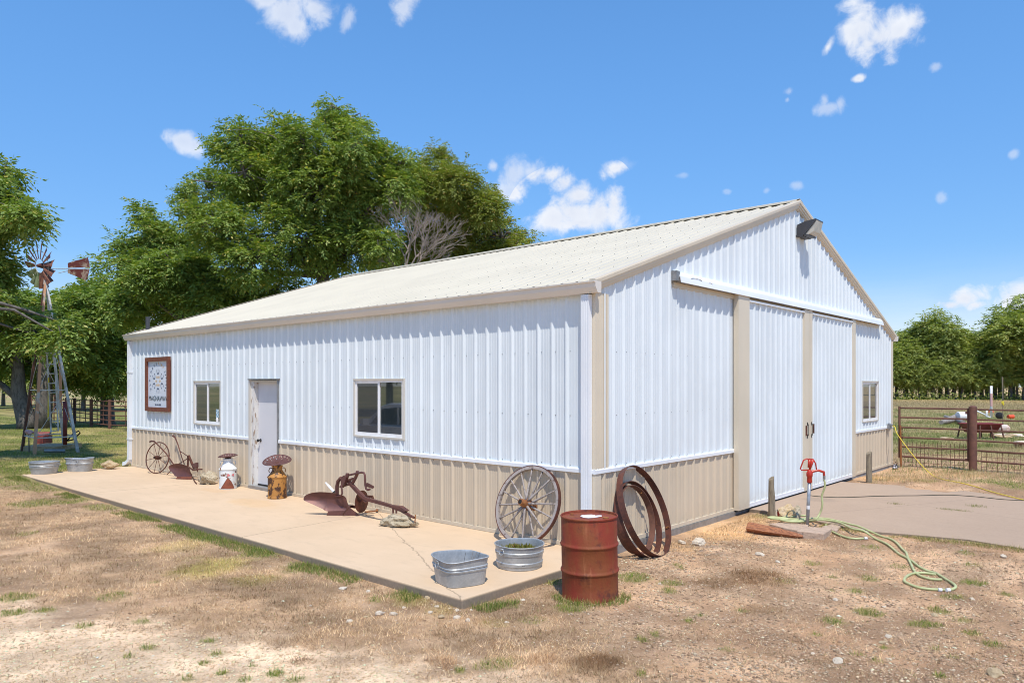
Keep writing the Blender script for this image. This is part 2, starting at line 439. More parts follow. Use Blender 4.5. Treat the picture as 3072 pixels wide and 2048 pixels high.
M['feeder'] = simple('red_feeder_plastic', (.20, .02, .024), .5, c2=(.14, .018, .02), sc=5)
M['darkrail'] = simple('dark_rail', (.12, .05, .03), .7)
M['greywood'] = simple('grey_log_wood', (.33, .29, .25), .85, c2=(.18, .15, .13), sc=5, stretch=(6, 2, 6))
M['orangepl'] = simple('orange_plastic', (.75, .09, .03), .5)
M['vane'] = flaked('rusty_vane_paint', (.36, .26, .19), (.16, .035, .025), 5, .42, .52)
M['blade1'] = flaked('rusty_blade', (.26, .10, .05), (.10, .03, .02), 4, .45, .6)
M['blade2'] = simple('pale_green_blade', (.33, .38, .20), .5, c2=(.25, .26, .15), sc=4)
M['wmgrey'] = simple('weathered_tower_steel', (.66, .64, .60), .6, 0, c2=(.42, .38, .33), sc=5)
M['wmrust'] = simple('rusty_tower_leg', (.62, .32, .17), .7, c2=(.55, .48, .40), sc=1.6, lo=.5, hi=.6)
M['pumpred'] = simple('red_pump_paint', (.27, .05, .035), .6, c2=(.15, .035, .03), sc=9)
M['pink'] = simple('pale_pink_flower', (.65, .36, .33), .8)
M['cupred'] = simple('red_cup', (.20, .012, .015), .35)

def stone_mat(name, a, b_, c3, sc=7):
    m, nt, b = new_mat(name); P = coords(nt, 'Object')
    c = mixc(nt, ramp(nt, noise(nt, P, sc, 7, .7), .35, .65), a, b_)
    c = mixc(nt, ramp(nt, noise(nt, P, sc*1.9, 6, .7), .56, .70), c, c3)
    nt.links.new(c, b.inputs['Base Color']); b.inputs['Roughness'].default_value = .9
    bump(nt, b, noise(nt, P, sc*3.5, 7, .72), .9, .03); return m
M['rockgrey'] = stone_mat('lichened_limestone', (.54, .46, .33), (.38, .31, .20), (.18, .13, .08), 8)
M['rocktan'] = stone_mat('tan_sandstone', (.55, .43, .27), (.42, .29, .15), (.28, .19, .10), 8)
M['rockyel'] = stone_mat('golden_limestone', (.52, .36, .17), (.62, .50, .34), (.34, .18, .07), 9)
M['rockwhite'] = stone_mat('white_limestone', (.74, .64, .50), (.64, .53, .40), (.46, .36, .26), 12)
M['blockc'] = stone_mat('broken_concrete', (.56, .41, .30), (.46, .33, .24), (.25, .21, .18), 8)

def concrete(name, a, b_, joints, stain=None, seed=0):
    m, nt, b = new_mat(name); P = coords(nt, 'World')
    c = mixc(nt, ramp(nt, noise(nt, P, .7, 5, .6), .3, .72), a, b_)
    c = mixc(nt, math_(nt, 'MULTIPLY', ramp(nt, noise(nt, scalev(nt, P, (1, 2.5, 1)), 2.2, 6, .7), .48, .72), .6), c, tuple(x*.8 for x in b_))
    c = mixc(nt, math_(nt, 'MULTIPLY', ramp(nt, noise(nt, P, 90, 3, .7), .45, .8), .25), c, tuple(x*.6 for x in a))
    s = nt.nodes.new('ShaderNodeSeparateXYZ'); nt.links.new(P, s.inputs[0])
    hgt = noise(nt, P, 120, 3, .7); J = None
    for (nx, ny, d, wob) in joints:                    # thin cracks / joints: |nx*x+ny*y-d| < w
        e = math_(nt, 'ADD', math_(nt, 'MULTIPLY', s.outputs['X'], nx), math_(nt, 'MULTIPLY_ADD', s.outputs['Y'], ny, -d))
        e = math_(nt, 'ABSOLUTE', math_(nt, 'ADD', e, math_(nt, 'MULTIPLY_ADD', noise(nt, P, 2.5, 5, .7), wob, -wob/2)))
        j = ramp(nt, e, .016, .003); J = j if J is None else math_(nt, 'MAXIMUM', J, j)
    if J is not None:
        c = mixc(nt, math_(nt, 'MULTIPLY', J, .6), c, tuple(x*.35 for x in a)); 
    if stain:
        for (sx, sy, rx, ry, cc) in stain:
            ex = math_(nt, 'MULTIPLY', math_(nt, 'ADD', s.outputs['X'], -sx), 1/rx); ey = math_(nt, 'MULTIPLY', math_(nt, 'ADD', s.outputs['Y'], -sy), 1/ry)
            q = math_(nt, 'ADD', math_(nt, 'MULTIPLY', ex, ex), math_(nt, 'MULTIPLY', ey, ey))
            q = math_(nt, 'ADD', q, math_(nt, 'MULTIPLY_ADD', noise(nt, P, 3, 5, .7), 1.6, -.8))
            c = mixc(nt, math_(nt, 'MULTIPLY', ramp(nt, q, 1., .1), .32), c, cc)
    # soil splashed up the vertical sides of the slab
    s2 = ramp(nt, s.outputs['Z'], -.006, -.03)
    c = mixc(nt, s2, c, mixc(nt, noise(nt, P, 30, 5), (.17, .13, .09), (.33, .26, .19)))
    nt.links.new(c, b.inputs['Base Color']); b.inputs['Roughness'].default_value = .88
    bump(nt, b, math_(nt, 'ADD', hgt, math_(nt, 'MULTIPLY', noise(nt, P, 14, 4), .8)), .25, .004)
    return m

def leaf_mat(name, a, b_, c3, back=None, tr=.30):
    m, nt, b = new_mat(name); nt.nodes.remove(b)
    at = nd(nt, 'ShaderNodeAttribute', attribute_name='tint'); sp = nt.nodes.new('ShaderNodeSeparateColor'); nt.links.new(at.outputs['Color'], sp.inputs[0])
    c = mixc(nt, sp.outputs[0], a, b_); c = mixc(nt, ramp(nt, sp.outputs[1], .90, .97), c, c3)
    df = nt.nodes.new('ShaderNodeBsdfDiffuse'); tl = nt.nodes.new('ShaderNodeBsdfTranslucent'); gl = nd(nt, 'ShaderNodeBsdfGlossy', Roughness=.55)
    nt.links.new(c, df.inputs[0]); nt.links.new(mixc(nt, .5, c, (.42, .50, .06), 'MULTIPLY') if False else mixc(nt, 1., c, (1.5, 1.6, .55), 'MULTIPLY'), tl.inputs[0])
    gl.inputs['Color'].default_value = (.9, .95, .85, 1)
    m1 = nd(nt, 'ShaderNodeMixShader', Fac=tr); nt.links.new(df.outputs[0], m1.inputs[1]); nt.links.new(tl.outputs[0], m1.inputs[2])
    m2 = nd(nt, 'ShaderNodeMixShader', Fac=.03); nt.links.new(m1.outputs[0], m2.inputs[1]); nt.links.new(gl.outputs[0], m2.inputs[2])
    nt.links.new(m2.outputs[0], nt.nodes['Material Output'].inputs[0]); return m
M['leafA'] = leaf_mat('pecan_leaf', (.125, .20, .036), (.27, .335, .066), (.50, .42, .10))
M['leafB'] = leaf_mat('elm_leaf', (.16, .205, .036), (.30, .33, .065), (.46, .30, .09))
M['leafC'] = leaf_mat('hedgerow_leaf', (.18, .235, .055), (.34, .38, .10), (.48, .42, .14))
M['leafD'] = leaf_mat('dark_leaf', (.12, .20, .04), (.27, .34, .075), (.46, .40, .11))
M['bark'] = simple('grey_bark', (.16, .14, .12), .9, c2=(.08, .07, .06), sc=4, bmp=.8, bsc=12, stretch=(3, 3, 1))
M['twig'] = simple('pale_dead_twig', (.32, .26, .21), .9, c2=(.22, .18, .15), sc=6)

# ================================================================== GROUND
def gz(x, y):
    x = np.asarray(x, float); y = np.asarray(y, float)
    z = -.09+.06*sstep(-9, -14, x)+.048*sstep(2.7, 3.7, y)*sstep(-.2, .9, x)+.02*sstep(6, 11, y)
    ap_ = (x > .0) & (x < 9.2) & (y > 3.95) & (y < 8.5)
    near = 1-sstep(25, 60, np.hypot(x, y))
    z = z+near*((fbm(x, y, .55, 3)-.5)*.05+(fbm(x+9, y, 3.1, 3)-.5)*.022)
    return np.where(ap_, np.minimum(z, -.06), z)
def ell(x, y, px, py, rx, ry):
    c = onz(px, py, -.09); t = (py-CY); t = 2.09*FPX/t
    a = rx*t/FPX; b = max(ry*t*t/(FPX*2.09), a*.45)
    lx = (x-c[0])*RGT[0]+(y-c[1])*RGT[1]; ly = (x-c[0])*FWD[0]+(y-c[1])*FWD[1]
    return np.sqrt((lx/a)**2+(ly/b)**2)
GREEN = [(808, 1655, 95, 25, 1), (914, 1698, 75, 22, 1), (553, 1583, 75, 18, 1), (629, 1608, 60, 15, 1), (438, 1545, 50, 12, .9), (115, 1510, 70, 14, .9), (191, 1506, 60, 8, .8), (64, 1447, 90, 25, .8), (149, 1464, 95, 18, .8),
 (255, 1493, 80, 12, .9), (340, 1522, 70, 12, .9), (51, 1795, 55, 14, .9), (132, 1834, 30, 8, .9), (250, 1880, 26, 8, .9), (425, 1867, 26, 7, .9), (340, 1791, 45, 14, .5), (463, 1744, 18, 5, .9), (446, 1940, 26, 8, 1), (385, 1967, 15, 6, 1),
 (612, 1989, 21, 9, 1), (646, 1961, 22, 8, .8), (625, 1923, 40, 8, .7), (823, 2025, 30, 12, 1), (561, 2033, 22, 8, 1), (663, 2018, 24, 9, .8), (740, 2042, 30, 10, 1), (884, 2042, 26, 10, 1), (755, 1997, 15, 5, .8), (70, 1600, 30, 10, .5), (40, 1840, 40, 10, .8),
 (1900, 1727, 50, 14, 1), (1717, 1822, 58, 17, 1), (1651, 1738, 32, 18, 1), (1583, 1750, 38, 9, .9), (1525, 1769, 32, 8, .9), (1533, 1811, 22, 16, .8), (2007, 1773, 24, 10, 1), (2015, 1746, 38, 8, .8), (1927, 1918, 14, 9, 1), (1965, 1901, 10, 6, 1),
 (2072, 1864, 12, 7, 1), (1498, 1991, 75, 22, .5), (1380, 2012, 13, 8, 1), (1923, 2025, 15, 8, .9), (1130, 1800, 20, 9, .7), (1262, 1788, 8, 9, 1), (1600, 1860, 40, 14, .4),
 (2606, 1832, 38, 13, 1), (2506, 1860, 32, 12, 1), (2606, 1732, 26, 8, .9), (2861, 1789, 48, 9, .9), (2816, 1828, 26, 8, 1), (2889, 1855, 24, 9, .9), (2775, 1869, 48, 9, .9), (2911, 1894, 28, 9, .9), (2975, 1928, 32, 9, .9), (2807, 1944, 20, 8, .9),
 (2570, 1964, 35, 8, .8), (2633, 1980, 26, 9, .8), (2857, 1969, 20, 8, .8), (2921, 1748, 42, 8, .9), (2565, 1771, 26, 8, .8), (2497, 1730, 14, 5, 1), (2497, 1768, 12, 5, 1), (2916, 1696, 26, 7, .8), (3021, 1782, 18, 5, .9), (2100, 1846, 10, 6, 1),
 (2068, 1864, 12, 7, 1), (2041, 1700, 8, 4, 1), (2228, 1832, 18, 6, .8), (2816, 2026, 24, 8, .8), (2898, 1666, 22, 7, .8), (2652, 1944, 15, 5, .8), (2030, 1690, 12, 5, .6), (2610, 1640, 40, 6, .6), (2760, 1615, 60, 6, .7), (2900, 1625, 60, 6, .8),
 (3000, 1635, 60, 5, .8), (3060, 1470, 55, 12, 1), (2980, 1455, 60, 10, .9), (2780, 1452, 40, 5, .6), (2880, 1455, 50, 5, .5), (2290, 1555, 30, 8, .4), (2440, 1690, 30, 8, .5), (2350, 1740, 30, 9, .4), (2180, 1950, 24, 8, .5), (2450, 1905, 16, 6, .7), (2700, 1700, 30, 8, .4)]
YEL = [(638, 1698, 125, 38, 1), (520, 1640, 90, 25, .5), (1238, 1800, 60, 22, .8), (760, 1740, 90, 22, .6), (1480, 1865, 60, 18, .4), (1330, 1830, 60, 20, .4)]
BROWN = [(2273, 1723, 95, 22, .9), (2150, 1745, 60, 14, .6), (2290, 1830, 80, 20, .4), (1330, 1990, 60, 20, .5), (1790, 1985, 90, 24, .8), (1630, 1980, 60, 16, .4), (900, 1985, 60, 14, .5), (2480, 1980, 80, 12, .4), (1100, 1660, 40, 10, .3)]
STRAW = [(2140, 1590, 110, 30, 1), (2230, 1565, 60, 20, 1), (2040, 1640, 60, 16, .6), (2700, 1445, 120, 12, 1), (2850, 1430, 160, 12, .8), (2620, 1440, 60, 10, .8)]
pA, pB = onz(0, 1775, -.09), onz(1500, 1990, -.09)
LN = np.array([-(pB-pA)[1], (pB-pA)[0]]); LN = LN/np.linalg.norm(LN)
if LN @ FWD[:2] > 0: LN = -LN                    # towards the camera side

def zones(x, y):
    x = np.asarray(x, float); y = np.asarray(y, float)
    n1 = fbm(x, y, .9, 5); n2 = fbm(x+40, y+13, 3.2, 4); n3 = fbm(x+3, y+91, 9., 3)
    wob = (n1-.5)*.9+(n2-.5)*.7+(n3-.5)*.5
    def union(L):
        r = np.zeros_like(x)
        for (px, py, rx, ry, s) in L: r = np.maximum(r, s*(1-sstep(.55, 1.25, ell(x, y, px, py, rx, ry)+wob)))
        return r
    g = union(GREEN); ye = union(YEL); br = union(BROWN); st = union(STRAW)
    lat = (x-CAM[0])*RGT[0]+(y-CAM[1])*RGT[1]; dep = (x-CAM[0])*FWD[0]+(y-CAM[1])*FWD[1]
    sl = (x-pA[0])*LN[0]+(y-pA[1])*LN[1]
    gravel = sstep(-.15, .65, sl+wob*1.1)*(1-sstep(.6, 2.2, lat+.2*wob))
    gravel = np.maximum(gravel, .75*sstep(-.1, .8, sl+wob)*(lat > .5))
    right = sstep(.25, 1.1, lat+wob*.5+.15*(dep-7))*(1-sstep(13, 16, y))
    lawn = np.maximum(sstep(-13.3, -14.8, x+wob*.4), sstep(4.5, 0., np.hypot(x+15, (y+3.5)*.8)+wob)*.7)
    field = sstep(16.0, 19.0, y+wob)
    dry = (1-right)*(1-gravel)*(1-.8*lawn)*sstep(.33, .58, n1+.35*(n3-.5)+.08)
    return dict(g=g, ye=ye, br=br, st=st, gravel=gravel, right=right, lawn=lawn, field=field, dry=dry, n1=n1, n2=n2, n3=n3, lat=lat, dep=dep)

def mixn(a, b, t): return a*(1-t[..., None])+b*t[..., None]
def ground_color(x, y):
    Z = zones(x, y); A = lambda *c: np.array(c)
    c = np.ones(x.shape+(3,))*A(.335, .235, .155)
    c = mixn(c, A(.40, .295, .205), sstep(.42, .62, Z['n2']))
    c = mixn(c, A(.25, .165, .105), sstep(.52, .68, Z['n1'])*.6)
    c = mixn(c, A(.38, .285, .19), Z['dry']*.8)
    c = mixn(c, A(.26, .18, .115), Z['dry']*sstep(.5, .62, Z['n3'])*.7)
    c = mixn(c, A(.60, .50, .385), Z['gravel']*(.70+.30*sstep(.35, .6, Z['n2'])))
    c = mixn(c, A(.22, .145, .08), Z['br']*.75)
    c = mixn(c, A(.42, .29, .16), Z['st']*.6)
    c = mixn(c, A(.33, .27, .11), Z['ye']*.7)
    lw = mixn(np.ones(x.shape+(3,))*A(.14, .165, .05), A(.27, .25, .11), sstep(.40, .62, Z['n1']))
    c = mixn(c, lw, Z['lawn'])
    fd = mixn(np.ones(x.shape+(3,))*A(.20, .215, .085), A(.33, .29, .155), sstep(.42, .6, Z['n1']))
    fd = mixn(fd, A(.30, .22, .14), sstep(.60, .72, fbm(x, y, .25, 3))*.8)
    fd = mixn(fd, A(.25, .205, .13), sstep(50, 75, y)*.75)
    fd = mixn(fd, A(.42, .34, .17), sstep(92, 97, y+fbm(x, y, .2, 2)*6)*.7)
    c = mixn(c, fd, Z['field'])
    dk = np.exp(-(((x-.75)/.45)**2+((y-1.25)/.5)**2))*sstep(.45, .6, Z['n3'])
    c = mixn(c, A(.11, .10, .095), dk*.8)
    var = (.74+.52*sstep(.3, .7, fbm(x+7, y+31, 2.1, 4)))*(.86+.28*Z['n3'])
    c = c*(1+.12*Z['right']+.08*Z['gravel'])[..., None]*np.array([1.55, 1.42, 1.26])*np.where(Z['field'] > .5, 1., var)[..., None]
    return mixn(c, A(.20, .23, .06), Z['g']*.65), Z

def gcoords(lo, hi, step, far, n):
    k = np.geomspace(step*1.2, far, n)
    return np.concatenate([lo-k[::-1], np.arange(lo, hi, step), hi+k])
gx = gcoords(-17, 7, .075, 900, 70); gy = gcoords(-8.2, 5.5, .075, 900, 85)
GX, GY = np.meshgrid(gx, gy, indexing='ij'); GZ = gz(GX, GY)
CC, _ = ground_color(GX, GY)
V = np.stack([GX, GY, GZ], -1).reshape(-1, 3); ni, nj = GX.shape
I = np.arange(ni*nj).reshape(ni, nj)
Fq = np.stack([I[:-1, :-1], I[1:, :-1], I[1:, 1:], I[:-1, 1:]], -1).reshape(-1, 4)
m, nt, b = new_mat('ground_soil'); P = coords(nt, 'World')
at = nd(nt, 'ShaderNodeAttribute', attribute_name='soil')
v1 = nd(nt, 'ShaderNodeTexVoronoi', Scale=26., Randomness=1.); nt.links.new(P, v1.inputs['Vector'])
v2 = nd(nt, 'ShaderNodeTexVoronoi', Scale=70., Randomness=1.); nt.links.new(P, v2.inputs['Vector'])
sepv = nt.nodes.new('ShaderNodeSeparateColor'); nt.links.new(v1.outputs['Color'], sepv.inputs[0])
sepw = nt.nodes.new('ShaderNodeSeparateColor'); nt.links.new(v2.outputs['Color'], sepw.inputs[0])
c = mixc(nt, math_(nt, 'MULTIPLY_ADD', noise(nt, P, 18, 6, .7), 1.1, -.2, clamp=True), mixc(nt, 1., at.outputs['Color'], (.66, .62, .58), 'MULTIPLY'), mixc(nt, 1., at.outputs['Color'], (1.22, 1.20, 1.18), 'MULTIPLY'))
peb = math_(nt, 'MULTIPLY', ramp(nt, sepw.outputs[0], .62, .8), ramp(nt, v2.outputs['Distance'], .45, .2))
c = mixc(nt, math_(nt, 'MULTIPLY', peb, .35), c, (.62, .50, .40))
c = mixc(nt, math_(nt, 'MULTIPLY', ramp(nt, sepw.outputs[1], .7, .85), .2), c, (.16, .12, .085))
c = mixc(nt, math_(nt, 'MULTIPLY', math_(nt, 'MULTIPLY', ramp(nt, sepv.outputs[0], .80, .86), ramp(nt, v1.outputs['Distance'], .3, .16)), .7), c, (.66, .58, .48))
nt.links.new(c, b.inputs['Base Color']); b.inputs['Roughness'].default_value = .95; b.inputs['Specular IOR Level'].default_value = .2
h = math_(nt, 'ADD', noise(nt, P, 30, 6, .7), math_(nt, 'MULTIPLY', v2.outputs['Distance'], -.5))
bump(nt, b, h, .9, .02)
ground = np_mesh('ground', V, Fq, m, attr={'soil': np.concatenate([CC.reshape(-1, 3), np.ones((ni*nj, 1))], 1)}, smooth=True)
tag(ground, kind='structure')

# ---- patio slab and driveway apron
conc = concrete('patio_concrete', (.59, .43, .275), (.65, .48, .315), [(1, .06, -4.1, .10), (1, -.05, -9.6, .06), (.55, 1, -2.35, .25)],
                [(-6.4, -.9, .9, .35, (.60, .36, .14)), (-8.4, -.65, .6, .2, (.55, .33, .15)), (-4.3, -.8, .5, .25, (.5, .36, .25))])
s = MB(); s.prism([(.225, -2.46, 0), (.235, -.02, 0), (.10, .02, 0), (-13.9, .02, 0), (-14.0, -.3, 0), (-13.93, -2.34, 0)], (0, 0, -.17))
slab = s.build('patio_slab', conc); tag(slab, kind='structure')
bv = slab.modifiers.new('edge', 'BEVEL'); bv.width = .012; bv.segments = 2
conc2 = concrete('apron_concrete', (.60, .40, .265), (.67, .455, .305), [(.30, 1, 7.15, .03), (1, -.45, -.95, .03)], [(.6, 6.0, .35, .35, (.12, .09, .08))])
ap = [onz(*q, z=-.02) for q in ((2503, 1574), (2626, 1594), (2749, 1604), (2900, 1617), (3072, 1645))]
ap = [(.07, 4.25)]+[(.5, 4.2), (.9, 4.05)]+[(p[0], p[1]) for p in ap]+[(5.2, 4.3), (9, 4.6), (9, 6.6), (6., 7.3), (4.3, 7.9)]
ap += [tuple(onz(*q, z=-.02)[:2]) for q in ((3072, 1501), (2976, 1482), (2865, 1468), (2760, 1459), (2636, 1451), (2562, 1447))]+[(.07, 8.78)]
s = MB(); s.prism([(x, y, -.02) for x, y in ap][::-1], (0, 0, -.16)); apron = s.build('driveway_apron', conc2); tag(apron, kind='structure')

# ================================================================== BARN
LW, GW, PEAK = 13.97, 12.9, 6.45
def roofz(y): return 3.235+.331*(y+.1) if y <= PEAK else 3.235+.331*(2*PEAK-y+.1)
barn = thing('barn', 'white ribbed metal barn with tan wainscot, cream roof and sliding doors', 'barn', (0, 0, 0))
PITCH = .2286
PROF = [(0, 0), (.022, .027), (.044, .027), (.068, 0), (.096, 0), (.101, .003), (.109, .003), (.114, 0), (.142, 0), (.147, .003), (.155, .003), (.160, 0), (.186, 0), (.191, .003), (.199, .003), (.204, 0)]
RPROF = [(0, 0), (.018, .021), (.050, .021), (.068, 0), (.11, 0), (.116, .004), (.124, .004), (.13, 0), (.166, 0), (.172, .004), (.18, .004), (.186, 0)]
def profile(s0, s1, prof=PROF, off=0.):
    """break points (s, depth) between s0 and s1"""
    out = []; k = math.floor((s0-off)/PITCH)-1
    pts = []
    while k*PITCH+off < s1+PITCH:
        for (a, d) in prof: pts.append((k*PITCH+off+a, d))
        k += 1
    def dep(s_):
        for (a, da), (b_, db) in zip(pts, pts[1:]):
            if a <= s_ <= b_: return da+(db-da)*((s_-a)/(b_-a) if b_ > a else 0)
        return 0
    out = [(s0, dep(s0))]+[(a, d) for a, d in pts if s0+1e-5 < a < s1-1e-5]+[(s1, dep(s1))]
    return out, dep
def ribbed(name, s0, s1, zb, zt, to3, mat_, parent, holes=(), prof=PROF, sheet=.9144, off=0., thick=True):
    """separate corrugated sheets; to3(s, depth, z) -> point; holes (s0, s1, z0, z1)"""
    edges = [s0]; k = math.ceil((s0-off)/sheet+1e-6)
    while k*sheet+off < s1-.05: edges.append(k*sheet+off); k += 1
    edges.append(s1); objs = []
    for i, (a, b_) in enumerate(zip(edges, edges[1:])):
        pts, dep = profile(a, b_, prof, off); ss = [p[0] for p in pts]
        for h in holes:
            for e in h[:2]:
                if a < e < b_: ss.append(e)
        cut = any(h[0] <= a and h[1] >= b_ for h in holes); mb2 = MB()
        ss = sorted(set(ss)); mb = MB(); lift = .0012*(i % 2)
        for u0, u1 in zip(ss, ss[1:]):
            if u1-u0 < 1e-6: continue
            mid = (u0+u1)/2; d0, d1 = dep(u0)+lift, dep(u1)+lift
            z0 = zb(mid) if callable(zb) else zb
            spans = [(z0, None)]
            for h in sorted(holes, key=lambda h: h[2]):
                if h[0]-1e-6 <= mid <= h[1]+1e-6:
                    lo, _ = spans[-1]
                    if h[2] > lo+.005: spans[-1] = (lo, h[2]); spans.append((h[3], None))
                    else: spans[-1] = (h[3], None)
            for lo, hi in spans:
                t0 = zt(u0) if hi is None else hi; t1 = zt(u1) if hi is None else hi
                if min(t0, t1) <= lo: continue
                (mb2 if cut and hi is None else mb).add([to3(u0, d0, lo), to3(u1, d1, lo), to3(u1, d1, t1), to3(u0, d0, t0)], [(0, 1, 2, 3)])
        for m_ in (mb, mb2):
            if m_.v: objs.append(m_.build(name, mat_, parent))
    return objs

L3 = lambda s_, d, z: (s_, -d, z)            # long wall, s = x
G3 = lambda s_, d, z: (d, s_, z)             # gable wall, s = y
W1 = (-10.55, -9.373, 1.177, 2.083); W2 = (-4.791, -3.552, 1.177, 2.095); W3 = (10.45, 11.66, 1.165, 2.088); DR = (-8.17, -7.15, -.1, 2.10)
ribbed('wall_sheet', -LW, 0, .985, lambda x: 3.14, L3, M['white'], barn, [W1, W2, DR])
ribbed('wainscot_sheet', -LW, 0, .045, lambda x: .93, L3, M['tan'], barn, [DR])
gtop = lambda y: roofz(y)-.06
ribbed('wall_sheet', .0, GW, .985, gtop, G3, M['white'], barn, [W3, (3.9, 9.6, -.1, 3.4)], off=.14)
ribbed('wainscot_sheet', .0, 3.9, .045, lambda y: .93, G3, M['tan'], barn, off=.14)
ribbed('wainscot_sheet', 9.55, GW, .045, lambda y: .93, G3, M['tan'], barn, off=.14)
# unseen north and west walls, plain sheets with the same cladding
ribbed('wall_sheet', -LW, 0, 0.0, lambda x: 3.14, lambda s_, d, z: (s_, GW+d, z), M['white'], barn)
ribbed('wall_sheet', 0, GW, 0.0, gtop, lambda s_, d, z: (-LW-d, s_, z), M['white'], barn)
# roof sheets
RX0, RX1 = -LW-.10, .06
def roofpt(side):
    def f(s_, d, z):                       # s along x, z = y position measured up the slope
        y = z if side > 0 else 2*PEAK-z
        return (s_, y-d*.31*side, roofz(z)+d*.95)
    return f
ribbed('roof_sheet', RX0, RX1, -.10, lambda x: PEAK, roofpt(1), M['roof'], barn, prof=RPROF)
ribbed('roof_sheet', RX0, RX1, -.10, lambda x: PEAK, roofpt(-1), M['roof'], barn, prof=RPROF)
mb = MB()
rz_ = roofz(PEAK)
for sd in (-1, 1):
    mb.add([(RX0-.02, PEAK, rz_+.062), (RX1+.02, PEAK, rz_+.062), (RX1+.02, PEAK+sd*.16, rz_+.012), (RX0-.02, PEAK+sd*.16, rz_+.012)], [(0, 1, 2, 3) if sd < 0 else (3, 2, 1, 0)])
    mb.add([(RX0-.02, PEAK+sd*.16, rz_+.012), (RX1+.02, PEAK+sd*.16, rz_+.012), (RX1+.02, PEAK+sd*.162, rz_-.02), (RX0-.02, PEAK+sd*.162, rz_-.02)], [(0, 1, 2, 3)])
mb.build('ridge_cap', M['roof'], barn)
# rake trims on the two gables (stepped profile)
def rake(x0, sgn):
    for side in (-1, 1):
        prof = [(0, .045), (.085, .045), (.092, .02), (.088, -.03), (.075, -.034), (.070, -.08), (.056, -.084), (.050, -.125), (.034, -.13), (.030, -.15), (0, -.155)]
        y0, y1 = (-.12, PEAK) if side < 0 else (2*PEAK+.12, PEAK)
        mb = MB(); k = len(prof); vv = []
        for yy in (y0, y1):
            zz = roofz(yy)
            for (dx, dz) in prof: vv.append((x0+sgn*dx, yy, zz+.04+(dz-.045)*.86))
        mb.add(vv, [(i, i+1, i+1+k, i+k) for i in range(k-1)]+[tuple(range(k)), tuple(range(2*k-1, k-1, -1))])
        mb.build('rake_trim', M['trimtan'], barn)
rake(.003, 1); rake(-LW-.003, -1)
# corner trims
mb = MB(); mb.bb(-.03, .026, -.026, .0, .985, 3.12); mb.bb(.0, .024, .0, .135, .985, 3.12); mb.bb(.0, .021, .135, .26, .985, 3.12)
for k in range(4): mb.bb(.024, .028, .03+k*.06, .037+k*.06, .985, 3.12)
mb.build('corner_trim', M['trimtan'], barn)
mb = MB(); mb.bb(-.03, .024, -.024, .0, .03, .925); mb.bb(.0, .022, .0, .10, .03, .925); mb.build('corner_trim', M['trimtan'], barn)
mb = MB(); mb.bb(.0, .03, GW-.13, GW+.02, .03, 3.10); mb.build('corner_trim', M['trimtan'], barn)
mb = MB(); mb.bb(-LW-.02, -LW+.06, -.028, -.004, .03, 3.10); mb.build('corner_trim', M['trimwhite'], barn)
# wainscot cap trims
def captrim(a, b_, f):
    mb = MB(); pr_ = [(0, .988), (.024, .988), (.034, .972), (.034, .930), (.024, .926), (0, .926)]; k = len(pr_)
    mb.add([f(a, d, z) for d, z in pr_]+[f(b_, d, z) for d, z in pr_], [(i, (i+1) % k, (i+1) % k+k, i+k) for i in range(k)]+[tuple(range(k)), tuple(range(2*k-1, k-1, -1))])
    mb.build('wainscot_cap', M['trimwhite'], barn)
captrim(-LW, -8.20, L3); captrim(-7.12, -.0, L3); captrim(-.034, 3.80, G3); captrim(9.68, GW+.02, G3)
# base trims and footing
mb = MB(); mb.bb(-LW, -8.19, -.03, -.002, .004, .05); mb.build('base_trim', M['trimtan'], barn)
mb = MB(); mb.bb(-7.13, .03, -.03, -.002, .004, .05); mb.build('base_trim', M['trimtan'], barn)
mb = MB(); mb.bb(.002, .03, .0, 3.78, .0, .05); mb.build('base_trim', M['trimtan'], barn)
mb = MB(); mb.bb(.002, .03, 9.7, GW, .0, .05); mb.build('base_trim', M['trimtan'], barn)
mb = MB(); mb.bb(-LW+.02, .012, .012, GW-.02, -.3, -.003); mb.build('footing', M['conc_edge'], barn)
mb = MB(); mb.bb(.012, .045, .3, 3.78, -.12, -.004); mb.build('footing_angle', M['greymetal'], barn)
# gutter (open K profile), with end caps
def gutter(yw, sgn):
    prof = [(.055, 3.235), (.055, 3.102), (.13, 3.102), (.150, 3.13), (.170, 3.165), (.178, 3.215), (.195, 3.222), (.197, 3.238), (.180, 3.240)]
    mb = MB(); k = len(prof); f = lambda x, d, z: (x, yw+sgn*(d-.055), z)
    t = .003
    mb.add([f(RX0-.06, d, z) for d, z in prof]+[f(.118, d, z) for d, z in prof], [(i, i+1, i+1+k, i+k) for i in range(k-1)])
    for xe in (RX0-.06, .118): mb.add([f(xe, d, z) for d, z in prof[:-1]], [tuple(range(k-1))])
    mb.build('gutter', M['gutter'], barn)
gutter(-.035, -1); gutter(GW+.035, 1)
mb = MB(); mb.bb(RX0+.02, .0, -.033, .0, 3.12, 3.225); mb.bb(RX0+.02, .0, GW, GW+.033, 3.12, 3.225); mb.build('eave_board', M['trimtan'], barn)
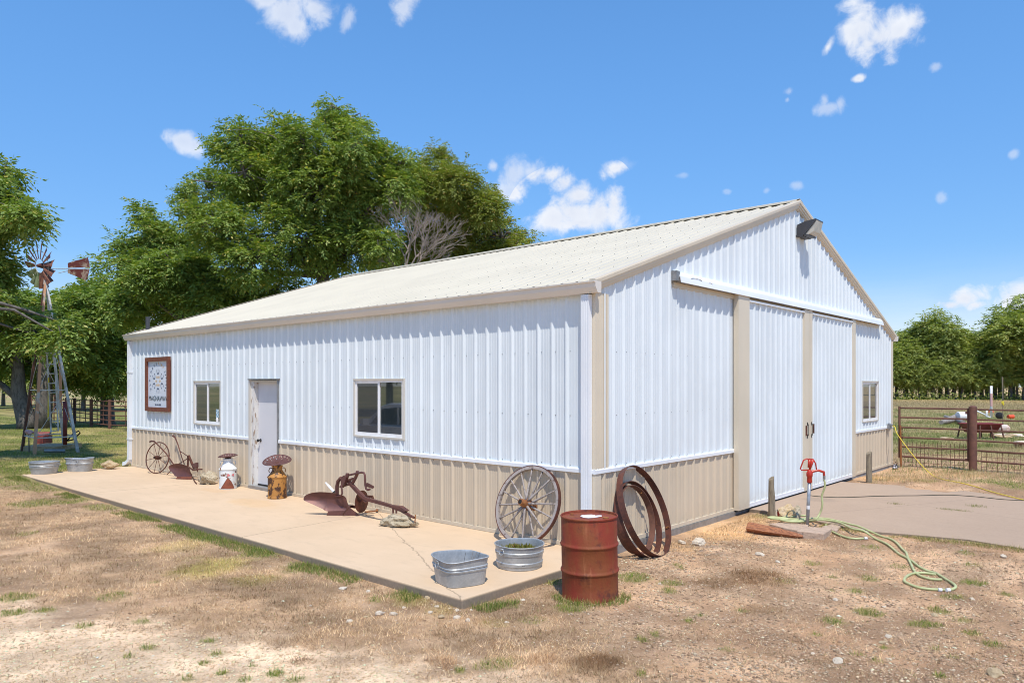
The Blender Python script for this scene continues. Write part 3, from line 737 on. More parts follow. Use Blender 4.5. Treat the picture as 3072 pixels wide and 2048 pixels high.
# downspouts
def downspout(xa, xb, kick):
    mb = MB(); y0, y1 = -.105, -.03; n = 7; w = (xb-xa)/n
    for i in range(n):
        dd = .0 if i % 2 == 0 else .005
        mb.bb(xa+i*w, xa+(i+1)*w, y0+dd, y1, .16 if kick else .02, 3.09)
    for z in ((.65, 2.3) if kick else ()): mb.bb(xa-.012, xb+.012, y0-.004, y1+.02, z, z+.035)
    mb.build('downspout', M['trimwhite'], barn)
    if kick:
        mb = MB(); mb.tube([((xa+xb)/2, -.068, .22), ((xa+xb)/2-.01, -.07, .14), ((xa+xb)/2-.09, -.08, .075), ((xa+xb)/2-.25, -.10, .035)], [.062, .064, .066, .066], 4, cap=False)
        mb.build('downspout_elbow', M['trimwhite'], barn, auto=True)
downspout(-.135, -.022, False); downspout(-LW-.03, -LW+.075, True)
# screws: two rows on each wall, rows on the roof
mb = MB()
def screwrow(f, a, b_, z, off):
    k = math.ceil((a-off)/PITCH)
    while k*PITCH+off < b_:
        s_ = k*PITCH+off+.085
        p = f(s_, .004, z+rnd.uniform(-.006, .006))
        mb.box(p, (.008, .008, .008)); k += 1
for z in (2.42, 1.63):
    for a, b_ in ((-LW, -10.6), (-9.3, -8.25), (-7.1, -4.85), (-3.5, -.2)) if z < 2 else ((-LW, -.2),): screwrow(L3, a, b_, z, 0)
    for a, b_ in ((.3, 3.7), (11.7, 12.7)) if z < 2 else ((.3, 3.7), (9.8, 12.7)): screwrow(G3, a, b_, z, .14)
for z in (1.01, .90, .07):
    screwrow(L3, -LW, -8.25, z, 0); screwrow(L3, -7.1, -.2, z, 0); screwrow(G3, .3, 3.7, z, .14); screwrow(G3, 9.8, 12.7, z, .14)
screwrow(G3, 4.6, 8.3, 3.9, .14); screwrow(G3, 1.9, 3.7, 3.36, .14)
o = mb.build('wall_screws', M['screw'], barn); tag(o, kind='stuff')
mb = MB()
for yy in (.25, .95, 1.65, 2.35, 3.05, 3.75, 4.45, 5.15, 5.85):
    k = math.ceil(RX0/PITCH)
    while k*PITCH < RX1-.1:
        p = roofpt(1)(k*PITCH+.088, .004, yy); mb.box(p, (.009, .009, .008)); k += 1
o = mb.build('roof_screws', M['screw'], barn); tag(o, kind='stuff')
# vent pipe
mb = MB(); mb.tube([(-13.78, .3, 3.2), (-13.78, .3, 3.70)], .05, 14); mb.build('vent_pipe', M['lampbody'], barn)

# windows
def window(f, w, nm='window', screen_left=True, right='glass'):
    a, b_, z0, z1 = w; W = thing_part(nm)
    def fb(p, m_, s0, s1, d0, d1, q0, q1, par):
        mb = MB(); A, B = f(s0, d0, q0), f(s1, d1, q1)
        mb.bb(min(A[0], B[0]), max(A[0], B[0]), min(A[1], B[1]), max(A[1], B[1]), min(A[2], B[2]), max(A[2], B[2])); return mb.build(p, m_, par)
    # outer frame is the window part itself, one ring of four bars
    mb = MB()
    def bar(s0, s1, d0, d1, q0, q1):
        A, B = f(s0, d0, q0), f(s1, d1, q1)
        mb.bb(min(A[0], B[0]), max(A[0], B[0]), min(A[1], B[1]), max(A[1], B[1]), min(A[2], B[2]), max(A[2], B[2]))
    t = .05
    bar(a+.012, b_-.012, -.06, .012, z0+.012, z0+t+.012); bar(a+.012, b_-.012, -.06, .012, z1-t, z1-.012)
    bar(a+.012, a+t, -.06, .012, z0+t+.012, z1-t); bar(b_-t, b_-.012, -.06, .012, z0+t+.012, z1-t)
    W = mb.build(nm, M['vinyl'], barn)
    mb.__init__()
    bar(a-.018, b_+.018, -.01, .036, z1-.012, z1+.012); bar(a-.018, b_+.018, -.01, .034, z0-.014, z0+.012)
    bar(a-.018, a+.012, -.01, .030, z0+.012, z1-.012); bar(b_-.012, b_+.018, -.01, .030, z0+.012, z1-.012)
    mb.build('window_trim', M['jtrim'], W)
    mb.__init__(); mid = (a+b_)/2
    bar(mid-.024, mid+.024, -.045, .008, z0+t+.012, z1-t); bar(a+t, mid-.024, -.05, .002, z1-t-.02, z1-t); mb.build('mullion', M['vinyl'], W)
    mb.__init__(); bar(a+t, mid-.024, -.012, -.004, z0+t+.012, z1-t-.02); mb.build('pane', M['screen'] if screen_left else M['glass'], W)
    mb.__init__(); bar(mid+.024, b_-t, -.014, -.007, z0+t+.012, z1-t); mb.build('pane', M[right], W)
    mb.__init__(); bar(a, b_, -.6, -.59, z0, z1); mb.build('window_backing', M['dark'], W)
    return W
def thing_part(n): return None
w1 = window(L3, W1); w2 = window(L3, W2); w3 = window(G3, W3, right='screen')

mb2 = MB(); mb2.bb(-9.605, -9.495, .001, .006, 1.33, 1.50); o = mb2.build('window_card', simple('blue_white_card', (.55, .68, .72), .6, c2=(.06, .22, .38), sc=22, lo=.5, hi=.55), w1)
mb2 = MB(); mb2.lathe([(.0, 0), (.045, .01), (.05, .05), (.03, .09), (0, .10)], 14, Matrix.Translation((-9.55, .0, 1.235)) @ Matrix.Diagonal((1, .3, 1, 1))); mb2.build('white_cup', M['vinyl'], w1)

# entry door
def bbx(name, m_, par, *B):
    mb = MB(); mb.bb(*B); return mb.build(name, m_, par)
door = bbx('entry_door', M['door'], barn, -8.06, -7.215, .095, .14, .085, 2.055)
bbx('door_jamb', M['peel'], barn, -8.155, -8.062, .0, .16, .03, 2.09); bbx('door_jamb', M['jtrim'], barn, -7.213, -7.15, -.0, .16, .03, 2.09)
bbx('door_head', M['jtrim'], barn, -8.062, -7.213, .0, .16, 2.056, 2.09)
bbx('door_casing', M['jtrim'], barn, -8.20, -8.155, -.036, .02, .03, 2.125); bbx('door_casing', M['greymetal'], barn, -7.165, -7.135, -.034, .02, .03, 2.10)
bbx('door_head_cap', M['greymetal'], barn, -8.20, -7.10, -.055, .02, 2.101, 2.125)
bbx('threshold', M['greymetal'], barn, -8.20, -7.13, -.05, .14, .002, .055)
bbx('door_sweep', M['dark'], door, -8.06, -7.215, .085, .0945, .056, .085)
mb = MB(); Mk = Matrix.Translation((-7.97, .095, .93)) @ Matrix.Rotation(PI/2, 4, 'X')
mb.lathe([(.034, 0), (.034, .008), (.012, .012), (.012, .035), (.026, .045), (.030, .060), (.022, .075), (0, .078)], 18, Mk); mb.build('door_knob', M['black'], door, smooth=True)
bbx('interior_shadow', M['dark'], barn, -8.1, -7.16, .165, .17, 0.01, 2.08)

# sliding doors: frame stiles around a ribbed leaf
def G3o(o_): return lambda s_, d, z: (o_+d, s_, z)
def sliding(name, y0, y1, st0, st1, label=None):
    root = MB(); root.bb(.05, .062, y0+.002, y1, .03, 3.40); D_ = root.build(name, M['trimtan'], barn)
    if label: D_['label'] = label
    mb = MB(); mb.bb(.024, .108, y0, y0+st0, .012, 3.44); mb.build('door_stile', M['trimtan'], D_)
    mb = MB(); mb.bb(.062, .106, y1-st1, y1, .012, 3.42); mb.build('door_stile', M['trimtan'], D_)
    ribbed('door_sheet', y0+st0+.001, y1-st1-.001, .075, lambda y: 3.36, G3o(.066), M['white'], D_, off=.05)
    mb = MB(); mb.bb(.062, .096, y0+st0, y1-st1, .012, .078); mb.build('bottom_rail', M['trimwhite'], D_)
    mb = MB(); mb.bb(.062, .112, y0+st0, y1-st1, 3.355, 3.385); mb.build('top_rail', M['trimwhite'], D_)
    return D_
sd1 = sliding('sliding_door', 3.76, 6.88, .41, .26); sd2 = sliding('sliding_door', 6.90, 9.66, .12, .20)
for par, yy in ((sd1, 6.76), (sd2, 6.97)):
    mb = MB(); mb.tube([(.108, yy, 1.27), (.128, yy, 1.26), (.13, yy, 1.16), (.128, yy, 1.05), (.108, yy, 1.04)], .0055, 7); mb.bb(.106, .112, yy-.018, yy+.018, 1.24, 1.30); mb.bb(.106, .112, yy-.018, yy+.018, 1.0, 1.07)
    mb.build('door_pull', M['black'], par)
mb = MB(); mb.bb(.11, .13, 6.66, 6.69, 1.05, 1.24); mb.build('latch_bar', M['rust'], sd1)
mb = MB(); mb.bb(.11, .13, 7.04, 7.065, 1.08, 1.26); mb.build('latch_bar', M['rust'], sd2)
bbx('door_gap', M['dark'], barn, .020, .048, 3.80, 9.6, -.02, 3.4)  # near-black sheet stands in for the shade between doors and wall
# track cover
mb = MB(); pr_ = [(0, 3.60), (.065, 3.585), (.115, 3.515), (.135, 3.43), (.125, 3.425), (.108, 3.50), (.06, 3.56), (0, 3.575)]; k = len(pr_)
mb.add([(d, 1.88, z) for d, z in pr_]+[(d, 11.72, z) for d, z in pr_], [(i, (i+1) % k, (i+1) % k+k, i+k) for i in range(k)]+[tuple(range(k)), tuple(range(2*k-1, k-1, -1))])
tc = mb.build('door_track_cover', M['trimwhite'], barn)
mb = MB(); mb.bb(.02, .10, 1.80, 1.90, 3.45, 3.585); mb.bb(.0, .02, 1.77, 1.9, 3.42, 3.60); mb.build('track_bracket', M['greymetal'], tc)
bbx('track_rail', M['greymetal'], barn, .045, .10, 1.9, 11.7, 3.445, 3.50); bbx('track_board', M['trimtan'], barn, .0, .03, 1.85, 11.70, 3.37, 3.44)
for (yy, zz, w) in ((2.35, 3.51, .16), (2.78, 3.49, .06)):
    mb = MB(); mb.tube([(.118, yy+w*math.cos(a), zz+.018*math.sin(a)) for a in np.linspace(0, PI, 8)], .004, 5); mb.build('torn_edge', M['greymetal'], tc)
# floodlight on the gable
wl_ = thing('wall_floodlight', 'dark wall pack floodlight with frosted lens high on the barn gable', 'floodlight', (.02, 6.66, 4.80))
mb = MB(); h2 = .19
mb.prism([(0, -h2, 0), (.0, -h2, .19), (.13, -h2, .235), (.34, -h2, .26), (.345, -h2, .235), (.13, -h2, -.01)], (0, 2*h2, 0)); mb.build('housing', M['lampbody'], wl_)
mb = MB(); mb.prism([(.345, -h2+.02, .232), (.30, -h2+.02, .04), (.20, -h2+.02, -.01), (.14, -h2+.02, -.005)], (0, 2*h2-.04, 0)); mb.build('lens', simple('frosted_lens', (.50, .47, .40), .3, c2=(.40, .38, .33), sc=6), wl_)
mb = MB(); mb.bb(-.02, .11, -h2-.015, h2+.015, -.035, -.005); mb.bb(.12, .21, -h2, h2, -.03, -.012); mb.build('lens_hinge', M['lampbody'], wl_)
# outlet box
ob = thing('outlet_box', 'grey outdoor outlet box on wainscot cap near the far barn corner', 'outlet box', (.03, 12.44, .98))
mb = MB(); mb.box((.04, 0, 0), (.07, .13, .12)); mb.build('box_body', M['greymetal'], ob)
mb = MB(); mb.box((.06, 0, .055), (.09, .14, .02), Matrix.Rotation(.5, 3, 'Y')); mb.build('box_lid', M['greymetal'], ob)
mb = MB(); mb.box((-.01, -.01, -.35), (.012, .012, .6)); mb.build('conduit', M['trimtan'], ob)

# framed sign
sg = thing('framed_sign', 'framed sign of navy horseshoes in a ring reading MAGNAWAVE', 'sign', (-12.345, -.03, 2.02))
sw, sh, fw = .645, .63, .095
for (x0, x1, z0, z1) in ((-sw, sw, sh-fw, sh), (-sw, sw, -sh, -sh+fw), (-sw, -sw+fw, -sh+fw, sh-fw), (sw-fw, sw, -sh+fw, sh-fw)):
    mb = MB(); mb.bb(x0, x1, -.055, .0, z0, z1); mb.build('frame_board', M['signwood'], sg)
panel = bbx('sign_panel', M['signpanel'], sg, -sw+fw, sw-fw, -.012, -.004, -sh+fw, sh-fw)
pw, ph = sw-fw, sh-fw
def arcband(cx_, cz_, r, th, a0, a1, rot, sxx=1.):
    pts_o, pts_i = [], []
    for a in np.linspace(a0, a1, 14):
        w_ = th*(.7+.3*abs(math.cos((a-(a0+a1)/2)*.5)))
        for L_, rr in ((pts_o, r+w_/2), (pts_i, r-w_/2)):
            x, z = rr*math.cos(a)*.82, rr*math.sin(a); L_.append((cx_+(x*math.cos(rot)-z*math.sin(rot))*sxx, -.015, cz_+x*math.sin(rot)+z*math.cos(rot)))
    mb = MB(); n = len(pts_o); mb.add(pts_o+pts_i, [(i, i+1, n+i+1, n+i) for i in range(n-1)]); return mb
czs, sxx = .075, 1.1
for k in range(6):
    a = PI/2+k*PI/3; up = math.sin(a) > -.2 if abs(math.cos(a)) > .3 else math.sin(a) > 0
    rr = .235; x, z = rr*math.cos(a)*sxx, rr*math.sin(a)
    tilt = {0: 0, 1: .12, 2: -.12, 3: 0, 4: .12, 5: -.12}[k]
    if z > 0: q = arcband(x, czs+z, .068, .025, math.radians(-220), math.radians(40), tilt+(0 if abs(x) < .05 else (.35 if x < 0 else -.35)), sxx)
    else: q = arcband(x, czs+z, .068, .025, math.radians(-40), math.radians(220), tilt+(0 if abs(x) < .05 else (-.35 if x < 0 else .35)), sxx)
    q.build('horseshoe', M['navy'], panel)
for k in range(6):
    a = PI/3*k; mb = MB(); cx_, cz_ = .095*math.cos(a)*sxx, czs+.105*math.sin(a)
    for j in range(5):
        b_ = 2*PI*j/5+a; x, z = cx_+.022*math.cos(b_), cz_+.022*math.sin(b_); n = 7
        mb.add([(x+.013*math.cos(t), -.0145-.0003*j, z+.013*math.sin(t)) for t in np.linspace(0, 2*PI, n+1)[:-1]], [tuple(range(n))])
    mb.build('gold_flower', M['gold'], panel)
def text(body, name, size, loc, mat_, par, rot=0., xs=1., ext=.001):
    cu = bpy.data.curves.new(name, 'FONT'); cu.body = body; cu.size = size; cu.align_x = 'CENTER'; cu.align_y = 'CENTER'; cu.extrude = ext
    t = bpy.data.objects.new(name, cu); col.objects.link(t); dg = bpy.context.evaluated_depsgraph_get(); me = bpy.data.meshes.new_from_object(t.evaluated_get(dg))
    bpy.data.objects.remove(t); me.name = name; me.materials.clear(); me.materials.append(mat_)
    o = bpy.data.objects.new(name, me); col.objects.link(o); o.parent = par; o.location = loc; o.rotation_euler = (PI/2, rot, 0); o.scale = (xs, 1, 1); return o
text('MAGNAWAVE', 'sign_lettering', .165, (.03, -.016, -.335), M['ink'], panel, 0, 1.02)
text('620-440-1898', 'phone_lettering', .052, (0, -.016, -.475), M['navy'], panel, 0, 1.1)
for i, ch in enumerate('ULTIMATE'):
    a = math.radians(208-i*15.2); text(ch, 'arc_letter', .085, (.405*math.cos(a)*sxx, -.016, czs+.40*math.sin(a)), M['navy'], panel, -(a-PI/2))
for i, ch in enumerate('PEMF'):
    a = math.radians(86-i*11.5); text(ch, 'arc_letter', .085, (.405*math.cos(a)*sxx, -.016, czs+.40*math.sin(a)), M['gold'], panel, -(a-PI/2))
for k in range(7):                                   # strokes of the letters too worn to read
    a = math.radians(32-k*11)
    mb = MB(); mb.box((.405*math.cos(a)*sxx, -.015, czs+.40*math.sin(a)), (.06*(.7+.5*rnd.random()), .003, .014), Matrix.Rotation(-a+rnd.uniform(-.5, .5), 3, 'Y')); mb.build('worn_letter', M['ink'], panel)

# ================================================================== OBJECTS ON THE PATIO
# wagon wheel leaning on the wall
wr = .51; lean = math.asin(.955/(2*wr))
ww = thing('wagon_wheel', 'weathered wooden wagon wheel with rusty hub leaning on tan wainscot', 'wagon wheel', (-.905, -.20, .483))
ww.rotation_euler = (-(PI/2-lean), 0, 0)
Mx = Matrix.Rotation(PI/2, 4, 'X')
mb = MB(); mb.lathe([(wr-.050, -.022), (wr-.010, -.024), (wr-.010, .024), (wr-.050, .022), (wr-.050, -.022)], 72, Mx); mb.build('felloe', M['wheelwood'], ww, auto=True)
mb = MB(); mb.lathe([(wr-.012, -.024), (wr, -.024), (wr, .024), (wr-.012, .024)], 72, Mx); mb.build('iron_tyre', M['rust'], ww, auto=True)
for k in range(16):
    a = 2*PI*k/16+.12; st = .028 if k % 2 else -.02
    mb = MB(); p0 = Vector((.05*math.cos(a), -.02+st, .05*math.sin(a))); p1 = Vector(((wr-.05)*math.cos(a), 0, (wr-.05)*math.sin(a)))
    pts = [p0.lerp(p1, t) for t in (0, .15, .5, .85, 1)]; mb.tube(pts, [.018, .016, .012, .0105, .012], 7); mb.build('spoke', M['wheelwood'], ww, smooth=True)
mb = MB(); mb.lathe([(.030, -.15), (.045, -.15), (.047, -.09), (.066, -.075), (.072, -.02), (.070, .03), (.05, .05), (.045, .12), (.036, .15), (.0, .15)], 26, Matrix.Rotation(PI/2, 4, 'X') @ Matrix.Rotation(PI, 4, 'X') @ Matrix.Rotation(PI, 4, 'X'))
mb.build('hub', M['rusto'], ww, auto=True)
mb = MB(); mb.lathe([(0, .1499), (.031, .1499)], 18, Matrix.Rotation(PI/2, 4, 'X')); mb.tube([(0, -.08, 0), (0, -.1515, 0)], .029, 16); mb.build('hub_bore', M['dark'], ww)
ww.location = (-.905, -.20, .487)

def ring_handle(mb, c, n, r=.03, th=.005):
    n = Vector(n).normalized(); a = n.orthogonal().normalized(); b_ = n.cross(a)
    mb.tube([Vector(c)+(a*math.cos(t)+b_*math.sin(t))*r for t in np.linspace(0, 2*PI, 17)[:-1]], th, 6, closed=True)
def superell(r, z, n, sx, sy, e):
    out = []
    for j in range(n):
        th = 2*PI*j/n; c_, s_ = math.cos(th), math.sin(th)
        k = (abs(c_)**e+abs(s_)**e)**(-1/e); out.append((r*k*c_*sx, r*k*s_*sy, z))
    return out
def tub(name, label, loc, rz, r0, r1, h, sx=1, sy=1, e=2., group=None, hdir=(0, -1), plants=False, litter=0, beads=((.45,), ), dents=0):
    t = thing(name, label, 'washtub', loc, rz, group)
    n = 64; prof = []
    def R(z): return r0+(r1-r0)*(z/h)
    zs = [0, .004, .02]; bl = sorted(beads)
    for bz in bl:
        zs += [bz*h-.014, bz*h-.006, bz*h+.000, bz*h+.006, bz*h+.014]
    zs += [h-.012, h-.006, h]
    rows = []
    for z in zs:
        r = R(z) + (.0075 if any(abs(z-bz*h) < .008 for bz in bl) else 0)
        if z == 0: r -= .006
        rows.append((r, z))
    rows += [(R(h)+.009, h+.001), (R(h)+.011, h+.008), (R(h)+.006, h+.013), (R(h)-.001, h+.010), (R(h)-.004, h)]
    inn = [(R(h)-.005, h-.01), (R(h*.5)-.006, h*.5), (R(.02)-.006, .022), (.0001, .018)]
    pts, F = [], []; allr = rows+inn
    for (r, z) in allr:
        for (x, y, zz) in superell(r, z, n, sx, sy, e):
            th = math.atan2(y, x); w = 1+dents*(.012*math.sin(3*th+z*9)+.008*math.sin(7*th+1)); zz2 = zz+(dents*.012*math.sin(2*th+.6)*(zz/h)**3); pts.append((x*w, y*w, zz2))
    for i in range(len(allr)-1):
        for j in range(n):
            j2 = (j+1) % n; F.append((i*n+j, i*n+j2, (i+1)*n+j2, (i+1)*n+j))
    F.append(tuple(range(n))[::-1])
    mb = MB(); mb.add(pts, F); mb.build('tub_body', M['galv'], t, smooth=True, auto=True)
    for sgn in (1, -1):
        d = Vector((hdir[0]*sgn, hdir[1]*sgn, 0)).normalized(); ee = (abs(d.x)**e+abs(d.y)**e)**(-1/e)
        c = Vector((d.x*sx*ee*(R(h*.83)+.012), d.y*sy*ee*(R(h*.83)+.012), h*.80)); mb = MB()
        ring_handle(mb, c+d*.008+Vector((0, 0, .0)), d+Vector((0, 0, .25)), .030, .0055); mb.tube([c-d.cross(Vector((0, 0, 1)))*.022+Vector((0, 0, .03)), c+d.cross(Vector((0, 0, 1)))*.022+Vector((0, 0, .03))], .008, 6); mb.build('ring_handle', M['galv'], t, smooth=True)
    if plants:
        mb = MB(); mb.add([(x, y, h*.62) for x, y, _ in superell(R(h*.6)-.012, 0, 40, sx, sy, e)], [tuple(range(40))]); mb.build('potting_soil', simple('potting_soil', (.16, .11, .07), .95, c2=(.3, .22, .13), sc=30, bmp=1, bsc=60), t)
        N = 520; th = rng.random(N)*2*PI; rr = np.sqrt(rng.random(N))*(R(h*.6)-.03); keep = rng.random(N) < .35+.65*(np.cos(th-1.4) > -.2)
        P_ = np.stack([rr*np.cos(th), rr*np.sin(th), np.full(N, h*.62)], 1)[keep]; N = len(P_)
        up = np.stack([rng.normal(0, .3, N), rng.normal(0, .3, N), np.ones(N)], 1); up /= np.linalg.norm(up, axis=1)[:, None]
        L_ = rng.uniform(.02, .075, N)[:, None]; sd = np.cross(up, rng.normal(size=(N, 3))); sd /= np.linalg.norm(sd, axis=1)[:, None]; w = .010
        Vp = np.stack([P_-sd*w*.3, P_+up*L_*.6-sd*w, P_+up*L_, P_+up*L_*.6+sd*w], 1).reshape(-1, 3); F_ = np.arange(N*4).reshape(N, 4)
        tn = np.repeat(np.stack([rng.random(N), rng.random(N), rng.random(N), np.ones(N)], 1), 4, 0)
        o = np_mesh('sprouts', Vp, F_, leaf_mat('sprout_leaf', (.14, .16, .03), (.26, .22, .05), (.28, .13, .05)), t, {'tint': tn}); tag(o, kind='stuff')
    if litter:
        mb = MB(); mb.add([(x, y, .05) for x, y, _ in superell(R(.05)-.012, 0, 40, sx, sy, e)], [tuple(range(40))]); mb.build('dry_silt', simple('dry_silt', (.48, .43, .36), .95, c2=(.22, .17, .12), sc=25), t)
        for k in range(5):
            mb = MB(); a = Vector((rnd.uniform(.05, .16), rnd.uniform(-.1, .15), .06)); mb.tube([a, a+Vector((rnd.uniform(-.03, .09), rnd.uniform(-.03, .03), .10)), a+Vector((rnd.uniform(.0, .10), rnd.uniform(-.05, .05), h-.02+rnd.uniform(0, .04)))], .002, 4); mb.build('dead_stalk', M['twig'], t)
    return t
tub('square_washtub', 'square galvanised washtub with rusty rim at the near patio corner', (-.225, -2.05, .001), -.30, .215, .245, .255, 1, 1, 4.2, hdir=(0, -1), litter=1, beads=(.72, .62), dents=.7)
tub('round_washtub', 'round galvanised washtub planted with sprouts in front of the wagon wheel', (-.20, -1.16, .001), .55, .245, .268, .245, 1, 1, 2., hdir=(-.55, -.85), plants=True, beads=(.73, .66, .27, .20), dents=.35)
tub('round_washtub', 'bluish round galvanised washtub at far left corner of the patio', (-13.86, -1.93, .001), .2, .255, .30, .255, 1, 1, 2., hdir=(-.75, -.65), beads=(.74, .60, .52), dents=.4)
tub('oval_washtub', 'dull grey oval washtub between the bluish tub and the tan stone', (-13.72, -1.25, .001), .70, .17, .20, .29, 1.5, .95, 2.6, hdir=(.15, -1), beads=(.66, .58), dents=1.0)

# barrel
BC = CAM + FWD*7.29 + RGT*.779
bz = float(gz(BC[0], BC[1]))-.01
br = thing('oil_drum', 'rusty red oil drum with white paint spilled on its lid', 'drum', (BC[0], BC[1], bz)); br.rotation_euler = (.012, -.01, .3)
r, H = .278, .815
prof = [(r-.01, 0), (r+.006, .003), (r+.006, .02), (r, .03)]
for zc in (H*.34, H*.655):
    prof += [(r, zc-.03)]+[(r+.013*math.sin(PI*t), zc-.022+.044*t) for t in (.15, .35, .5, .65, .85)]+[(r, zc+.03)]
prof += [(r, H-.03), (r-.002, H-.022), (r+.007, H-.018), (r+.009, H-.006), (r+.005, H), (r-.002, H-.003), (r-.006, H-.018)]
bm_ = MB(); n = 72; bm_.lathe(prof, n)
vv = []
for (x, y, z) in bm_.v:
    th = math.atan2(y, x); w = -.010*math.exp(-((th+1.75)/.35)**2-((z-.60)/.07)**2)-.006*math.exp(-((th+1.1)/.25)**2-((z-.40)/.05)**2)-.005*math.exp(-((th+2.3)/.2)**2-((z-.2)/.06)**2)
    k = 1+w/.28+.003*math.sin(3*th+z*7); vv.append((x*k, y*k, z))
bm_.v = vv; bm_.build('drum_body', M['barrel'], br, smooth=True, auto=True)
mb = MB(); mb.lathe([(r-.005, H-.020), (r-.03, H-.022), (.08, H-.019), (0, H-.018)], 60); lid = mb.build('drum_lid', M['barrel'], br, smooth=True)
def ax(u, v): # in barrel local frame from a point right/forward of centre
    w = RGT*u+FWD*v; c, s_ = math.cos(-.3), math.sin(-.3); return (w[0]*c-w[1]*s_, w[0]*s_+w[1]*c)
for (u, v, rr) in ((.155, -.10, .030), (-.16, .12, .016)):
    mb = MB(); p = ax(u, v); mb.lathe([(rr, H-.024), (rr, H-.008), (rr*.6, H-.008), (rr*.55, H-.012), (0, H-.012)], 18, Matrix.Translation((p[0], p[1], 0))); mb.build('bung', M['rusto'], lid, auto=True)
pl = [(-.10, .0), (-.075, -.07), (-.03, -.10), (.03, -.085), (.08, -.05), (.115, -.02), (.12, .02), (.09, .03), (.055, .02), (.05, .05), (.02, .075), (-.02, .07), (-.045, .05), (-.085, .055), (-.075, .02)]
mb = MB(); mb.prism([(*ax(u+.012, v+.012), H-.0175) for u, v in pl], (0, 0, .003)); mb.build('paint_spill', M['whitepaint'], lid)

# iron hoops leaning on the gable
def hoop(pb, pt, w, label, tw=0., pos=0):
    pb, pt = Vector(pb), Vector(pt); c = (pb+pt)/2; r = (pt-pb).length/2; up = (pt-pb).normalized()
    side = Vector((tw, 1, 0)).normalized(); side = (side-up*side.dot(up)).normalized(); nrm = up.cross(side)
    t = thing('iron_hoop', label, 'hoop', c, 0, 'rusty iron hoops leaning on the gable'); mb = MB(); n = 72; th = .007; pts = []
    for j in range(n):
        a = 2*PI*j/n; d = up*math.sin(a)+side*math.cos(a)
        for (rr, ww_) in ((r-th, -w/2), (r-th, w/2), (r, w/2), (r, -w/2)): pts.append(d*rr+nrm*ww_)
    F = []
    for j in range(n):
        j2 = (j+1) % n
        for q in range(4): F.append((j*4+q, j*4+(q+1) % 4, j2*4+(q+1) % 4, j2*4+q))
    mb.add(pts, F); mb.build('hoop_band', M['rust'] if pos != 2 else M['rustpipe'], t, auto=True)
    mb = MB(); a = {0: -.25, 1: 2.2, 2: 1.1}[pos]
    d = up*math.sin(a)+side*math.cos(a); mb.tube([d*(r-.006)-nrm*.02, d*(r-.03)-nrm*.02, d*(r-.034)+nrm*.012], .006, 6); mb.tube([d*(r-.006)+nrm*.015, d*(r-.016)+nrm*.015], .010, 6); mb.build('hoop_bolt', M['rusto'], t)
hoop((.50, .55, -.085), (.035, .84, .945), .085, 'largest rusty iron hoop, outermost of three on the gable', -.15, 0)
hoop((.40, .44, -.085), (.055, .80, .74), .085, 'middle rusty iron hoop between largest and smallest ones', -.10, 1)
hoop((.27, .52, -.085), (.07, .72, .72), .085, 'smallest rusty iron hoop closest to the gable wall', -.05, 2)

# rocks
def rock_thing(name, label, loc, size, mat_, seed, rz=0, sub=4, rough=.3, cat='rock', group=None):
    t = MB().rock((0, 0, 0), size, seed, sub, rough).build(name, mat_, None, smooth=False); t.location = loc; t.rotation_euler = (0, 0, rz); tag(t, label, cat, group); return t
rock_thing('rock', 'flat pale lichened rock propping up the end of the big plough beam', (-2.99, -.57, .0), (.66, .30, .21), M['rockgrey'], 17, .42, 4, .45)
rock_thing('rock', 'rounded mossy grey rock left of the white milk can', (-9.33, -.33, .0), (.44, .36, .33), M['rockgrey'], 9, .3, 4, .45)
rock_thing('stone_slab', 'layered tan stone lying at the far left patio edge', (-13.72, -.60, .0), (.55, .30, .25), M['rocktan'], 14, .55)

